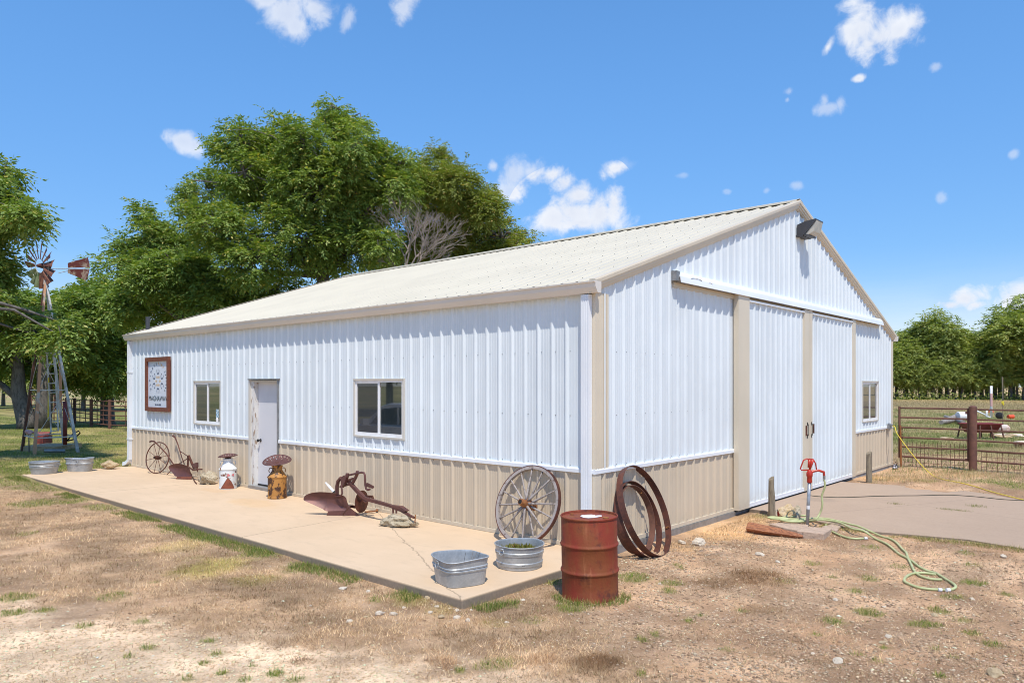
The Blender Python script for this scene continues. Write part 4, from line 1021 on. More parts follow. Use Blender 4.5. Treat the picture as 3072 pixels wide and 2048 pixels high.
# milk cans
def milk_can(label, loc, rz, mat_, seat, mural=False):
    t = thing('milk_can', label, 'milk can', loc, rz, 'old milk cans by the entry door'); r = .163
    mb = MB(); mb.lathe([(r-.01, 0), (r+.002, .004), (r+.002, .03), (r-.003, .036), (r-.003, .36), (r+.005, .368), (r+.008, .378), (r+.004, .388), (r-.008, .395), (r-.05, .455), (.092, .485), (.087, .50), (.085, .555), (.098, .560), (.100, .575), (.080, .58), (0, .58)], 48)
    body = mb.build('can_body', mat_, t, smooth=True, auto=True)
    for sg_ in (-1, 1):
        mb = MB(); mb.tube([(sg_*.085, 0, .535), (sg_*.128, 0, .53), (sg_*.142, 0, .49), (sg_*.132, 0, .455)], .008, 7); mb.build('can_handle', mat_, t, smooth=True)
    if mural:
        for (nm, th0, th1, f, mm) in (('painted_hill', -.95, .75, lambda q: .012+.225*max(0, 1-abs(q-.55)/.55)**1.15 if q < .55 else .012+.225*max(0, 1-(q-.55)/.45)**.8, simple('painted_brown_hill', (.25, .07, .035), .55, c2=(.16, .05, .03), sc=12)),
                                      ('painted_cloud', -.12, .70, lambda q: .28+.02*math.sin(q*9)-.09*q*0, simple('painted_pink_patch', (.62, .2, .2), .6))):
            mb = MB(); n = 26; P_ = []
            for j in range(n+1):
                q = j/n; th = -PI/2+th0+(th1-th0)*q; rr = r+.0035
                z0, z1 = (.012, f(q)) if nm == 'painted_hill' else (.235+.03*math.sin(q*3), f(q)-.0*q)
                P_ += [(rr*math.cos(th), rr*math.sin(th), z0), (rr*math.cos(th), rr*math.sin(th), max(z1, z0+.001))]
            mb.add(P_, [(2*j, 2*j+2, 2*j+3, 2*j+1) for j in range(n)]); mb.build(nm, mm, body)
    # tractor seat: dished, perforated pan built as separate strips between slots
    ang, tz, w_, d_ = seat; mb = MB(); nu, nv = 56, 9
    def pt(u, v):
        a = 2*PI*u/nu; rr = v/(nv-1); X = math.cos(a)*rr; Y = math.sin(a)*rr
        back = max(0, Y); sh = 1-.22*max(0, -Y)*(1-abs(X))
        x = X*w_*sh; y = Y*d_*(1 if Y > 0 else .85+.25*abs(X)); z = .030*rr**2.2+.04*back**2*rr
        return Vector((x, y, z))
    P_ = [pt(u, v) for v in range(nv) for u in range(nu)]; F = []
    for v in range(nv-1):
        for u in range(nu):
            if v in (6,) and u % 3 == 1 and (u < nu*.56 or u > nu*.94): continue      # slots
            if v in (4,) and u % 6 == 2: continue
            F.append((v*nu+u, v*nu+(u+1) % nu, (v+1)*nu+(u+1) % nu, (v+1)*nu+u))
    F = [f for f in F if len(set(f)) == 4]
    Rm = Matrix.Translation((0, .0, tz)) @ Matrix.Rotation(ang[0], 4, 'X') @ Matrix.Rotation(ang[1], 4, 'Y')
    mb.add([Rm @ p for p in P_], F); st = mb.build('tractor_seat', M['rustp'], t, smooth=True)
    sm = st.modifiers.new('thick', 'SOLIDIFY'); sm.thickness = .005
    mb = MB(); mb.tube([(0, 0, .57), (0, 0, tz+.01)], .03, 12); mb.tube([(-.05, -.05, .59), (0, -.02, tz+.005), (.05, -.05, .59)], .012, 7); mb.build('seat_post', M['rust'], t, smooth=True)
c1_ = (-8.43, -.335, 0); c2_ = (-6.62, -.345, 0)
milk_can('flaking white milk can with painted brown hill and flat rusty seat', c1_, 1.1, M['canwhite'], ((-.03, -.08), .595, .185, .17), True)
milk_can('orange milk can with dark rust flakes and tilted perforated seat', c2_, 1.04, M['canorange'], ((.30, -.10), .625, .25, .21))

# big plough
p6 = crop(890, 1380, 6.357)
PL = np.array((-4.3, -.62, 0)); PN = np.array((-.62, .78, 0.)); PN = PN/np.linalg.norm(PN)   # plane of the mouldboard
pt_ = thing('walking_plough', 'dark rusty mouldboard plough with crank lever and long beam', 'plough', (-4.2, -.55, 0))
def mp_(a, b, off=0.): return Vector(onp(*p6(a, b), PL+PN*off, PN))
def plate(pts, th, bulge, mb):
    """curved plate from an outline: grid fill via fan with bulge along the plane normal"""
    c = sum((Vector(p) for p in pts), Vector())/len(pts); n = Vector(PN); k = len(pts); R_ = 6; V_ = [c+n*bulge]
    for r_ in range(1, R_+1):
        q = r_/R_
        for p in pts: V_.append(c.lerp(Vector(p), q)+n*bulge*(1-q*q))
    F = [(0, 1+j, 1+(j+1) % k) for j in range(k)]
    for r_ in range(R_-1):
        for j in range(k): a = 1+r_*k+j; b_ = 1+r_*k+(j+1) % k; F.append((a, a+k, b_+k, b_))
    m0 = len(V_); V2 = [v+n*th for v in V_]; F2 = [tuple(i+m0 for i in f[::-1]) for f in F]
    e = 1+(R_-1)*k; F3 = [(e+j, e+(j+1) % k, e+(j+1) % k+m0, e+j+m0) for j in range(k)]
    mb.add(V_+V2, F+F2+F3)
def smooth_outline(ps, n=40):
    P_ = [np.array(p, float) for p in ps]; k = len(P_); out = []
    for i in range(k):
        p0, p1, p2, p3 = P_[i-1], P_[i], P_[(i+1) % k], P_[(i+2) % k]
        for t in np.linspace(0, 1, 5)[:-1]: out.append(.5*((2*p1)+(-p0+p2)*t+(2*p0-5*p1+4*p2-p3)*t*t+(-p0+3*p1-3*p2+p3)*t**3))
    return out
ol = [(130, 740), (165, 670), (290, 620), (480, 605), (720, 630), (915, 690), (960, 790), (1000, 900), (1020, 975), (600, 975), (500, 930), (330, 850), (160, 775)]
pts = [mp_(a, b, -.0) for a, b in smooth_outline(ol)]
pts = [Vector((p.x, p.y, max(p.z, .004))) for p in pts]
mb = MB(); plate(pts, .008, .06, mb); mb.build('mouldboard', M['rustp'], pt_, smooth=True, world=True, auto=True)
sh_ = [(598, 972), (570, 1056), (1205, 1052), (1025, 915), (985, 860), (940, 960)]
q = [mp_(a, b, -.012) for a, b in sh_]; q = [Vector((p.x, p.y, max(p.z, .003))) for p in q]
mb = MB(); mb.prism(q, tuple(PN*.012)); mb.build('share', M['rustp'], pt_, world=True)
BY = -.52
def b_(a, b, y=BY): return Vector(ony(*p6(a, b), y))
def btube(name, L_, r, mat_=M['rustp'], n=8, y=BY, par=pt_, flat=None, sm=True):
    mb = MB(); mb.tube([b_(a, b, yy[0] if yy else y) for a, b, *yy in L_], r, n, flat=flat); return mb.build(name, mat_, par, smooth=sm, world=True, auto=True)
btube('beam', [(985, 390), (1040, 460), (1160, 590), (1300, 720), (1380, 750)], .034, n=4, sm=False)
btube('beam', [(1370, 748), (1560, 800), (1800, 870), (1990, 950, -.53), (2120, 1030, -.53), (2240, 1095, -.54)], [.034, .032, .03, .026, .022, .018], n=4, sm=False)
btube('standard_leg', [(845, 335), (790, 400), (770, 500), (768, 660)], .030, y=-.56, n=6)
btube('lever_bar', [(955, 290), (1060, 268), (1170, 245), (1240, 232), (1285, 240), (1302, 290), (1305, 400), (1308, 480), (1325, 545), (1355, 565), (1395, 552)], .016, y=-.54)
mb = MB(); q = [b_(*a, -.545) for a in ((1318, 435), (1345, 430), (1460, 490), (1468, 520), (1445, 540), (1320, 500))]; mb.prism(q, (0, .012, 0)); mb.build('lever_plate', M['rustp'], pt_, world=True)
btube('lift_arm', [(965, 245), (965, 300), (935, 400), (880, 500)], .026, y=-.56, n=6)
btube('lift_arm', [(1160, 205), (1150, 270), (1120, 340), (1070, 430)], .026, y=-.52, n=6)
btube('cross_link', [(930, 395), (1000, 375), (1075, 350)], .018, y=-.54)
btube('cross_link', [(830, 505), (900, 485), (1010, 455)], .018, y=-.54)
mb = MB(); q = [b_(*a, -.60) for a in ((850, 320), (900, 285), (945, 320), (905, 450), (870, 500), (840, 480), (838, 380))]; mb.prism(q, (0, .05, 0)); mb.build('bracket', M['rustp'], pt_, world=True)
btube('crank_handle', [(850, 470), (862, 560), (868, 630), (850, 670), (800, 685), (740, 695)], .014, y=-.66)
btube('handle_socket', [(690, 640, -.40), (725, 600, -.42)], .02, M['black'])
btube('wooden_handle', [(555, 430, -.36), (620, 500, -.38), (720, 610, -.40)], [.014, .02, .022], M['whiteplastic'])
wc = b_(1225, 785, -.40); mb = MB(); Rw = Matrix.Translation(wc) @ Matrix.Rotation(.32, 4, 'Z') @ Matrix.Rotation(PI/2, 4, 'Y')
mb.lathe([(0, -.03), (.05, -.028), (.08, -.012), (.15, .0), (.168, .006), (.172, .018), (.15, .016), (.05, .02), (0, .02)], 40, Rw); mb.build('coulter_disc', M['rust'], pt_, smooth=True, world=True, auto=True)
btube('axle', [(1225, 785, -.44), (1290, 740, -.50)], .022); btube('clevis_bracket', [(1290, 770), (1330, 790), (1360, 760)], .022, n=6)
btube('rear_bracket', [(1330, 690, -.42), (1440, 690, -.40), (1450, 740, -.40)], .024, M['rust'], n=4, sm=False)
for dx in (0, 60):
    mb = MB(); q = [b_(a+dx, c, -.55) for a, c in ((1815, 900), (1850, 905), (1845, 1010), (1825, 1015))]; mb.prism(q, (0, .012, 0)); mb.build('hitch_lug', M['rustp'], pt_, world=True)
mb = MB(); q = [b_(*a, -.555) for a in ((1770, 855), (1960, 880), (2080, 965), (2040, 990), (1900, 920), (1800, 900))]; mb.prism(q, (0, .07, 0)); mb.build('hitch_plate', M['rustp'], pt_, world=True)
btube('hitch_pin', [(2265, 1035, -.53), (2260, 1110, -.53), (2255, 1190, -.53)], .008, M['rusto'])
btube('share_rod', [(1010, 880), (940, 960), (895, 1010), (885, 1050)], .012, y=-.66)
btube('landside', [(1000, 880, -.40), (1060, 880, -.34), (1120, 890, -.32)], .03, M['rust'], n=4, sm=False)
ls = thing('iron_runner', 'bent orange rusty iron runner lying behind the big plough', 'iron bar', (-3.9, -.25, 0))
mb = MB(); q = [Vector(onz(*p6(a, b), z=.03)) for a, b in ((1300, 985), (1420, 975), (1530, 960), (1545, 915), (1490, 865))]; mb.tube(q, .026, 4, flat=.5); mb.build('runner_bar', M['rusto'], ls, world=True, auto=True)
mb = MB(); q = [Vector(onz(*p6(a, b), z=.03)) for a, b in ((1370, 850), (1460, 905))]; mb.tube(q, .014, 6); mb.build('runner_brace', M['rust'], ls, world=True)

# wheel cultivator at the left
p4 = crop(430, 1290, 8.709)
wh = thing('wheel_cultivator', 'rusty high-wheel garden plough with curved handles leaning by the wall', 'garden plough', (-11.3, -.3, 0))
def c_(a, b, y=-.25): return Vector(ony(*p4(a, b), y))
cen = c_(370, 690, -.24); 
WR = .36
side = Vector((.93, .32, 0)).normalized(); up = Vector((-.05, .17, 1)).normalized(); up = (up-side*up.dot(side)).normalized()
cen.z = WR*up.z+.004
def wv(a, rr): return cen+side*math.cos(a)*rr+up*math.sin(a)*rr
mb = MB(); mb.tube([wv(a, WR-.012) for a in np.linspace(0, 2*PI, 61)[:-1]], .013, 6, closed=True); mb.build('wheel_rim', M['rust'], wh, smooth=True, world=True)
for k in range(10):
    a = 2*PI*k/10+.2; mb = MB(); mb.tube([wv(a, .03), wv(a, WR-.02)], .006, 6); mb.build('spoke', M['rust'], wh, world=True)
nn = side.cross(up); mb = MB(); mb.tube([cen-nn*.09, cen-nn*.04, cen+nn*.04, cen+nn*.09], [.028, .045, .045, .028], 12); mb.build('wheel_hub', M['rust'], wh, world=True, auto=True)
def ct(name, L_, r, mat_=M['rust'], n=8): mb = MB(); mb.tube([c_(a, b, y) for a, b, y in L_], r, n); return mb.build(name, mat_, wh, smooth=True, world=True, auto=True)
ct('handle', [(170, 300, -.45), (210, 285, -.45), (280, 290, -.44), (345, 350, -.43), (480, 480, -.40), (600, 610, -.36), (700, 760, -.32), (790, 890, -.28)], [.018, .02, .018, .014, .014, .014, .014, .014])
ct('handle', [(775, 145, -.10), (830, 190, -.12), (900, 360, -.14), (960, 560, -.17), (1010, 720, -.2), (1070, 880, -.24)], [.022, .016, .013, .012, .012, .012])
ct('frame_brace', [(970, 550, -.17), (1060, 610, -.2), (1150, 670, -.24)], .009); ct('frame_brace', [(920, 880, -.28), (1040, 810, -.26), (1150, 740, -.24)], .010)
ct('standard', [(1160, 950, -.27), (1165, 830, -.26), (1165, 700, -.25), (1180, 665, -.25)], .022, n=4)
ct('draft_beam', [(1185, 660, -.25), (1230, 770, -.24), (1280, 890, -.23), (1330, 1000, -.22)], .026, n=4)
ct('hitch', [(1200, 970, -.26), (1300, 1040, -.25), (1420, 1020, -.24), (1530, 1020, -.24)], .016); ct('hitch', [(1410, 1090, -.24), (1410, 960, -.24)], .012)
mb = MB(); q = [c_(a, b, -.26) for a, b in ((1265, 880), (1390, 840), (1395, 960), (1350, 1000), (1280, 940))]; mb.prism(q, (0, .04, 0)); mb.build('hitch_casting', M['rustp'], wh, world=True)
ol2 = [(655, 970), (690, 920), (800, 880), (950, 875), (1080, 905), (1190, 970), (1225, 1080), (1262, 1215), (880, 1215), (760, 1110), (680, 1020)]
PL2 = np.array((-10.42, -.31, 0)); sv = PN.copy(); 
PNb = np.array((-.45, .89, 0)); PNb /= np.linalg.norm(PNb); PN = PNb
pts = [Vector(onp(*p4(a, b), PL2, PNb)) for a, b in smooth_outline(ol2)]; pts = [Vector((p.x, p.y, max(p.z, .02))) for p in pts]
mb = MB(); plate(pts, .006, .05, mb); mb.build('mouldboard', M['rustp'], wh, smooth=True, world=True, auto=True)
q = [Vector(onp(*p4(a, b), PL2-PNb*.01, PNb)) for a, b in ((880, 1210), (845, 1272), (1215, 1300), (1255, 1270), (1265, 1210))]; q = [Vector((p.x, p.y, max(p.z, .003))) for p in q]
mb = MB(); mb.prism(q, tuple(PNb*.008)); mb.build('share', simple('red_rust_share', (.22, .075, .045), .6, c2=(.15, .05, .035), sc=14), wh, world=True); PN = sv
ct('ground_rod', [(615, 1160, -.5), (720, 1050, -.38)], .010)
mb = MB(); q = [Vector(onz(*p4(a, b), z=.012)) for a, b in ((1260, 1175), (1300, 1250), (1340, 1340), (1390, 1395), (1300, 1385))]; mb.tube(q[:4], .014, 4); mb.build('landside', M['rust'], wh, world=True)

# ================================================================== RIGHT SIDE: posts, hydrant, hoses
p5 = crop(2100, 1150, 2.851); p6b = crop(2450, 900, 2.4116)
def gzf(x, y): return float(gz(x, y))
def wood_post(label, x, y, h, r, lean_=(0, 0), notch=False):
    z = gzf(x, y)-.05; t = MB(); n = 18; rows = [(0, r*1.02), (h*.3, r), (h*.6, r*.98), (h*.85, r*.95), (h+.05, r*.93)]; V_ = []; F = []
    for i, (zz, rr) in enumerate(rows):
        for j in range(n):
            a = 2*PI*j/n; k = 1+.05*math.sin(3*a+1)+.03*math.sin(7*a+i)
            tx = lean_[0]*zz; ty = lean_[1]*zz; top = .03*math.sin(a*1+.5) if i == len(rows)-1 else 0
            if notch and i >= 3 and math.cos(a-.2) > .75: k *= .72
            V_.append((rr*k*math.cos(a)+tx, rr*k*math.sin(a)+ty, zz+top))
    for i in range(len(rows)-1):
        for j in range(n): F.append((i*n+j, i*n+(j+1) % n, (i+1)*n+(j+1) % n, (i+1)*n+j))
    F.append(tuple((len(rows)-1)*n+j for j in range(n))); t.add(V_, F); o = t.build('wooden_post', M['oldwood'], None, smooth=True, auto=True)
    o.location = (x, y, z); tag(o, label, 'post', 'wooden bollards beside the sliding doors'); return o
wood_post('nearer short weathered wooden post beside the tan door stile', .53, 4.03, .60, .052, notch=True)
wood_post('farther short wooden post in front of the small gable window', .53, 9.11, .62, .058)
hy = thing('yard_hydrant', 'red-headed yard hydrant on a grey pipe with green hose attached', 'hydrant', (1.303, 3.50, -.07))
hd = Vector((.80, .60, 0))  # spout direction, to the right in the photo
mb = MB(); mb.tube([(-.03, -.01, 0), (0, 0, .72)], .024, 14); mb.build('standpipe', M['galvpipe'], hy, smooth=True)
mb = MB(); mb.tube([(-.0185, -.006, .28), (-.0165, -.0055, .33)], .0255, 14); mb.build('pipe_label', M['whiteplastic'], hy)
mb = MB(); mb.lathe([(.032, .66), (.036, .68), (.034, .74), (.044, .76), (.044, .80), (.03, .83), (.02, .85), (0, .85)], 16); mb.tube([(0, 0, .80), hd*.06+Vector((0, 0, .83)), hd*.13+Vector((0, 0, .84)), hd*.20+Vector((0, 0, .815)), hd*.205+Vector((0, 0, .76))], [.021, .021, .018, .020, .018], 10); mb.build('head_casting', M['red'], hy, smooth=True, auto=True)
mb = MB()
mb.tube([hd*.10+Vector((0, 0, .84)), hd*.085+Vector((0, 0, .94)), hd*.05+Vector((0, 0, 1.0)), -hd*.04+Vector((0, 0, 1.005)), -hd*.085+Vector((0, 0, .985)), -hd*.13+Vector((0, 0, .86)), -hd*.11+Vector((0, 0, .84)), -hd*.02+Vector((0, 0, .845))], .010, 8)
mb.tube([hd*.05+Vector((0, 0, 1.0)), hd*.03+Vector((0, 0, .93)), hd*.0+Vector((0, 0, .85))], [.020, .018, .015], 8); mb.tube([hd*.0+Vector((0, 0, .995)), -hd*.01+Vector((0, 0, .88))], [.024, .018], 8); mb.build('lever_handle', M['red'], hy, smooth=True)
mb = MB(); mb.tube([hd*.205+Vector((0, 0, .765)), hd*.205+Vector((0, 0, .715))], .019, 10); mb.build('hose_coupling', M['greymetal'], hy)

def catmull(P_, per=8):
    P_ = [Vector(p) for p in P_]; out = []
    for i in range(len(P_)-1):
        p0 = P_[max(i-1, 0)]; p1 = P_[i]; p2 = P_[i+1]; p3 = P_[min(i+2, len(P_)-1)]
        for j in range(per):
            t = j/per; out.append(.5*((2*p1)+(p2-p0)*t+(2*p0-5*p1+4*p2-p3)*t*t+(3*p1-p0-3*p2+p3)*t**3))
    out.append(P_[-1]); return out
def gpt(px, py, dz=.016, z0=-.05):
    p = onz(px, py, z0)
    for _ in range(2): p = onz(px, py, max(gzf(p[0], p[1]), -.02 if False else -9)+dz)
    return Vector(p)
ho = thing('garden_hose', 'pale green garden hose coiled at the hydrant and trailing over dirt', 'hose', (1.3, 3.5, -.05))
hpos = Vector((1.303, 3.50, -.07)); sp = hpos+hd*.205+Vector((0, 0, .71))
dn = [sp, sp+Vector((.01, 0, -.10)), Vector(ony(*p5(1043, 960), 3.62)), Vector(ony(*p5(1046, 1040), 3.60)), Vector(ony(*p5(1025, 1110), 3.58)), Vector(ony(*p5(985, 1165), 3.52))]
coil = [(930, 1197, .03), (850, 1213, .02), (760, 1213, .02), (690, 1200, .02), (678, 1178, .03), (720, 1150, .05), (800, 1135, .07), (880, 1145, .05), (930, 1165, .03), (860, 1178, .03), (740, 1180, .03), (620, 1172, .03), (582, 1170, .03), (640, 1158, .04), (760, 1170, .05), (900, 1190, .05), (1020, 1180, .045),
        (1100, 1195, .03), (1200, 1222, .02), (1300, 1275, .02), (1400, 1303, .018), (1500, 1325, .018), (1600, 1372, .018)]
p8 = crop(2300, 1600, 3.92)
run = [(1500, 190), (1560, 240), (1650, 285), (1720, 330), (1800, 392), (1900, 440), (2000, 470), (2100, 530), (2190, 585), (2222, 622), (2190, 652), (2130, 660), (2020, 657), (1900, 650), (1780, 630), (1680, 595), (1622, 560), (1628, 520), (1680, 482), (1760, 463), (1860, 462), (1990, 482)]
L_ = dn+[gpt(*p5(a, b), dz) for a, b, dz in coil]+[gpt(*p8(a, b)) for a, b in run]
for i, q in enumerate(L_):
    if i > 5: q.z = max(q.z, gzf(q.x, q.y)+.016, (-.02+.016) if (q.y > 3.8 and q.x > .1 and q.y < 8.9) else -9)
for q in L_[6:]:
    if .4 < q.x < 2.2 and 2.85 < q.y < 4.0: q.z = max(q.z, .018)
mb = MB(); mb.tube(catmull(L_), .0145, 8); mb.build('hose_run', M['hosemat'], ho, smooth=True, world=True)
L2 = [gpt(*p5(a, b), .03) for a, b in ((600, 1180), (700, 1190), (850, 1196), (960, 1170), (1080, 1182), (1200, 1205), (1290, 1228), (1370, 1248))]
L2 += [gpt(*p8(a, b)) for a, b in ((1350, 30), (1450, 60), (1530, 110), (1600, 185), (1640, 222), (1660, 280), (1698, 360), (1730, 430), (1780, 480), (1850, 512), (1950, 535), (2060, 540))]
for q in L2+L_:
    if .4 < q.x < 2.2 and 2.85 < q.y < 4.0: q.z = max(q.z, .018)
mb = MB(); mb.tube(catmull(L2), .0145, 8); mb.build('hose_run', M['hosemat'], ho, smooth=True, world=True)
L3_ = [gpt(*p5(a, b)) for a, b in ((1180, 1215), (1120, 1200), (1078, 1205), (1085, 1235), (1130, 1265), (1230, 1308), (1310, 1325), (1405, 1324))]
mb = MB(); mb.tube(catmull(L3_), .0145, 8); mb.build('hose_run', M['hosemat'], ho, smooth=True, world=True)
for A, B_ in ((p5(1385, 1246), p5(1435, 1270)), (p8(2018, 657), p8(2062, 662)), (p8(2110, 664), p8(2150, 660)), (p5(1405, 1324), p5(1428, 1322))):
    mb = MB(); mb.tube([gpt(*A, .02), gpt(*B_, .02)], .019, 8); mb.build('hose_coupling', M['whiteplastic'], ho, world=True)

yc = thing('extension_cord', 'yellow extension cord drooping from outlet box and across apron edge', 'cord', (.1, 12.4, .9))
a0 = Vector((.13, 12.44, .99)); a1 = gpt(*p6b(860, 1278), .01)
hang = [a0+Vector((.06, -.02, .0))]
for t in (.12, .3, .5, .7, .88): 
    q = a0.lerp(a1, t); q.z = a0.z*(1-t)**1.35+a1.z*(1-(1-t)**1.35); hang.append(q)
L_ = [a0]+hang+[a1]+[gpt(*p6b(a, b), .01) for a, b in ((920, 1297), (1050, 1322), (1150, 1348), (1250, 1380))]+[Vector(onz(*p6b(a, b), z=-.008)) for a, b in ((1340, 1404), (1450, 1432), (1540, 1455), (1700, 1500))]
mb = MB(); mb.tube(catmull(L_), .0085, 6); mb.build('cord_run', M['yellow'], yc, smooth=True, world=True)
bc = thing('thin_cable', 'thin dark cable lying across the driveway apron from the doors', 'cable', (1.5, 7.0, -.01))
L_ = [Vector(onz(*p5(a, b), z=-.012)) for a, b in ((925, 953), (1000, 963), (1150, 972), (1300, 970), (1500, 962), (1700, 958), (1850, 957))]+[Vector(onz(*p6b(a, b), z=-.012)) for a, b in ((950, 1408), (1150, 1420), (1350, 1440), (1550, 1449))]
mb = MB(); mb.tube(catmull(L_), .006, 5); mb.build('cable_run', M['blackcord'], bc, smooth=True, world=True)

# log, slabs, stones by the hydrant
lg = thing('cedar_log', 'split red cedar log lying on the ground left of the hydrant', 'log', (1.05, 2.83, -.07))
a, b2 = gpt(*p5(412, 1240), .05), gpt(*p5(880, 1308), .03); d = (b2-a)
mb = MB(); n = 9; V_ = []; ks = (0, .12, .35, .6, .64, .85, 1.); rr_ = (.085, .09, .082, .075, .060, .045, .02)
sd = d.normalized().cross(Vector((0, 0, 1)))
for i, (t, rr) in enumerate(zip(ks, rr_)):
    c = a+d*t+Vector((0, 0, .02*(1-t)))
    for j in range(n):
        th = 2*PI*j/n; k = 1+.18*math.sin(2.7*j+1)+.06*math.sin(5*j+i); V_.append(c+sd*math.cos(th)*rr*k+Vector((0, 0, math.sin(th)*rr*.85*k)))
mb.add(V_, [(i*n+j, i*n+(j+1) % n, (i+1)*n+(j+1) % n, (i+1)*n+j) for i in range(6) for j in range(n)]+[tuple(range(n))[::-1], tuple(6*n+j for j in range(n))])
mb.build('log_body', M['cedar'], lg, world=True)
def slabthing(label, corners, z1, th):
    P_ = [Vector(onz(*p5(a, b), z=z1)) for a, b in corners]; c = sum(P_, Vector())/len(P_)
    mb = MB(); mb.prism([p-c for p in P_][::-1], (0, 0, -th)); o = mb.build('concrete_slab', M['blockc']); o.location = c; tag(o, label, 'slab'); 
    b_ = o.modifiers.new('b', 'BEVEL'); b_.width = .008; return o
slabthing('broken concrete slab under the hydrant, in front of its pipe', ((825, 1258), (900, 1222), (1130, 1235), (1060, 1283)), .0, .11)
slabthing('thin concrete slab under the hose coil behind the cedar log', ((590, 1195), (700, 1188), (930, 1205), (905, 1240), (860, 1258), (720, 1232)), -.015, .06)
slabthing('rough concrete piece right of the hydrant under the hose loop', ((1035, 1222), (1120, 1203), (1205, 1218), (1165, 1258)), -.02, .07)
rock_thing('rock', 'golden brown limestone rock behind the hose coil near the wooden post', tuple(gpt(*p5(762, 1178), -.02)), (.34, .24, .30), M['rockyel'], 3, .6)
rock_thing('rock', 'pale grey-streaked rock standing right of the golden rock', tuple(gpt(*p5(826, 1180), -.02)), (.13, .18, .30), M['rockgrey'], 21, .3)
rock_thing('rock', 'small cream rock between wooden post and red cup', tuple(gpt(*p5(655, 1145), -.02)), (.14, .12, .16), M['rockwhite'], 25, .3)
cu_ = thing('plastic_cup', 'dark red tumbler with clear rim standing beside the wooden post', 'cup', tuple(gpt(*p5(678, 1147), 0)))
mb = MB(); mb.lathe([(.026, 0), (.034, .10), (.031, .10), (.024, .01), (0, .01)], 20); mb.build('cup_body', M['cupred'], cu_, smooth=True, auto=True)
mb = MB(); mb.lathe([(.0345, .10), (.037, .125), (.034, .125), (.0315, .10)], 20); mb.build('cup_rim', M['greymetal'], cu_)
rock_thing('rock', 'white chunky rock on gravel beside the gable, right one of a pair', tuple(gpt(*crop(1450, 1300, 2.851)(1838, 955), -.01)), (.21, .17, .12), M['rockwhite'], 31, .7)
rock_thing('rock', 'small white rock on gravel just left of the chunky one', tuple(gpt(*crop(1450, 1300, 2.851)(1700, 948), -.01)), (.14, .11, .075), M['rockwhite'], 33, .2)
dbr = thing('wire_tangle', 'tangle of black and white plastic caught at the barn corner base', 'plastic litter', tuple(gpt(*p6b(572, 1222), 0)))
mb = MB(); mb.rock((0, 0, 0), (.16, .14, .14), 41, 3, .6); mb.build('plastic_wad', simple('litter', (.5, .5, .55), .5, c2=(.03, .03, .03), sc=24, lo=.45, hi=.5), dbr)
mb = MB()
for k in range(6): mb.tube([(0, 0, .05), (rnd.uniform(-.06, .06), rnd.uniform(-.06, .06), .15), (rnd.uniform(-.1, .1), rnd.uniform(-.08, .08), rnd.uniform(.1, .28))], .004, 4)
mb.build('loose_ends', M['black'], dbr)
# loose stones near the patio corner
p3 = crop(850, 1300, 2.6133); pq = crop(2000, 1650, 2.194)
LS = [(p3(1130, 1305), .075), (p3(1205, 1365), .05), (p3(760, 1430), .09), (p3(860, 1428), .075), (p3(645, 1450), .05), (p3(470, 1230), .085), (p3(665, 1248), .055), (p3(1155, 1415), .06), (p3(1235, 1455), .075), (p3(1355, 1395), .06), (p3(1360, 1455), .07), (p3(1445, 1480), .07), (p3(210, 1500), .055), (p3(215, 1357), .04), (p3(945, 1372), .05), (p3(1750, 1490), .045), (p3(1870, 1185), .045), (p3(1880, 1315), .055), (p3(1475, 1390), .04),
      (pq(1460, 580), .06), (pq(1765, 440), .07), (pq(1430, 380), .045), (pq(2010, 330), .06), (pq(1130, 745), .085), (pq(1360, 465), .04), (pq(965, 690), .04), (pq(615, 40), .10), (pq(730, 85), .06), (pq(1430, 620), .07), (pq(2215, 52), .09), (pq(1300, 315), .05), (pq(1110, 335), .06), ((2985, 2030), .12), ((1050, 1868), .06), ((1980, 1755), .05), (p3(1600, 1175), .035)]
for i, ((px, py), s_) in enumerate(LS):
    p = gpt(px, py, -.012); o = MB().rock((0, 0, 0), (s_*1.25, s_*.9, s_*.7), 50+i, 2, .3).build('loose_stone', M['rockwhite'] if i % 4 else M['rocktan']); o.location = p; o.rotation_euler = (0, 0, rnd.uniform(0, 6)); tag(o, 'loose pale limestone chunk lying in the dirt of the yard', 'stone', 'loose limestone chunks in the yard')

# ================================================================== GATE, FENCES, FIELD OBJECTS
def rail(par, name, a, b_, r, mat_=M['rustpipe'], n=10):
    mb = MB(); mb.tube([a, b_], r, n); return mb.build(name, mat_, par, smooth=True, auto=True)
def mesh_wires(par, x0, x1, z0, z1, dx, dz, y=0, fx=None):
    mb = MB(); P_ = (lambda x, z: (x, y, z)) if fx is None else fx
    k = int((x1-x0)/dx)
    for i in range(k+1): x = x0+dx*i; mb.tube([P_(x, z0), P_(x+rnd.uniform(-.01, .01), z1)], .0058, 3, cap=False)
    for i in range(int((z1-z0)/dz)+1): mb.tube([P_(x0, z0+dz*i), P_((x0+x1)/2, z0+dz*i+rnd.uniform(-.02, .01)), P_(x1, z0+dz*i)], .0058, 3, cap=False)
    o = mb.build('wire_mesh', M['rust'], par); tag(o, kind='stuff'); return o
gt = thing('pipe_gate', 'closed rusty pipe gate between barn corner and the thick post', 'gate', (.16, 12.98, -.03))
zs = (1.46, 1.22, .97, .72, .49, .245)
for z in zs: rail(gt, 'gate_rail', (.03, 0, z), (1.50, 0, z), .021)
rail(gt, 'gate_stile', (.0, 0, .20), (.0, 0, 1.50), .027); rail(gt, 'gate_stile', (1.49, 0, .22), (1.49, 0, 1.48), .022)
rail(gt, 'latch_post', (.045, -.03, -.02), (.03, -.03, 1.02), .024, M['rusto'])
mb = MB()
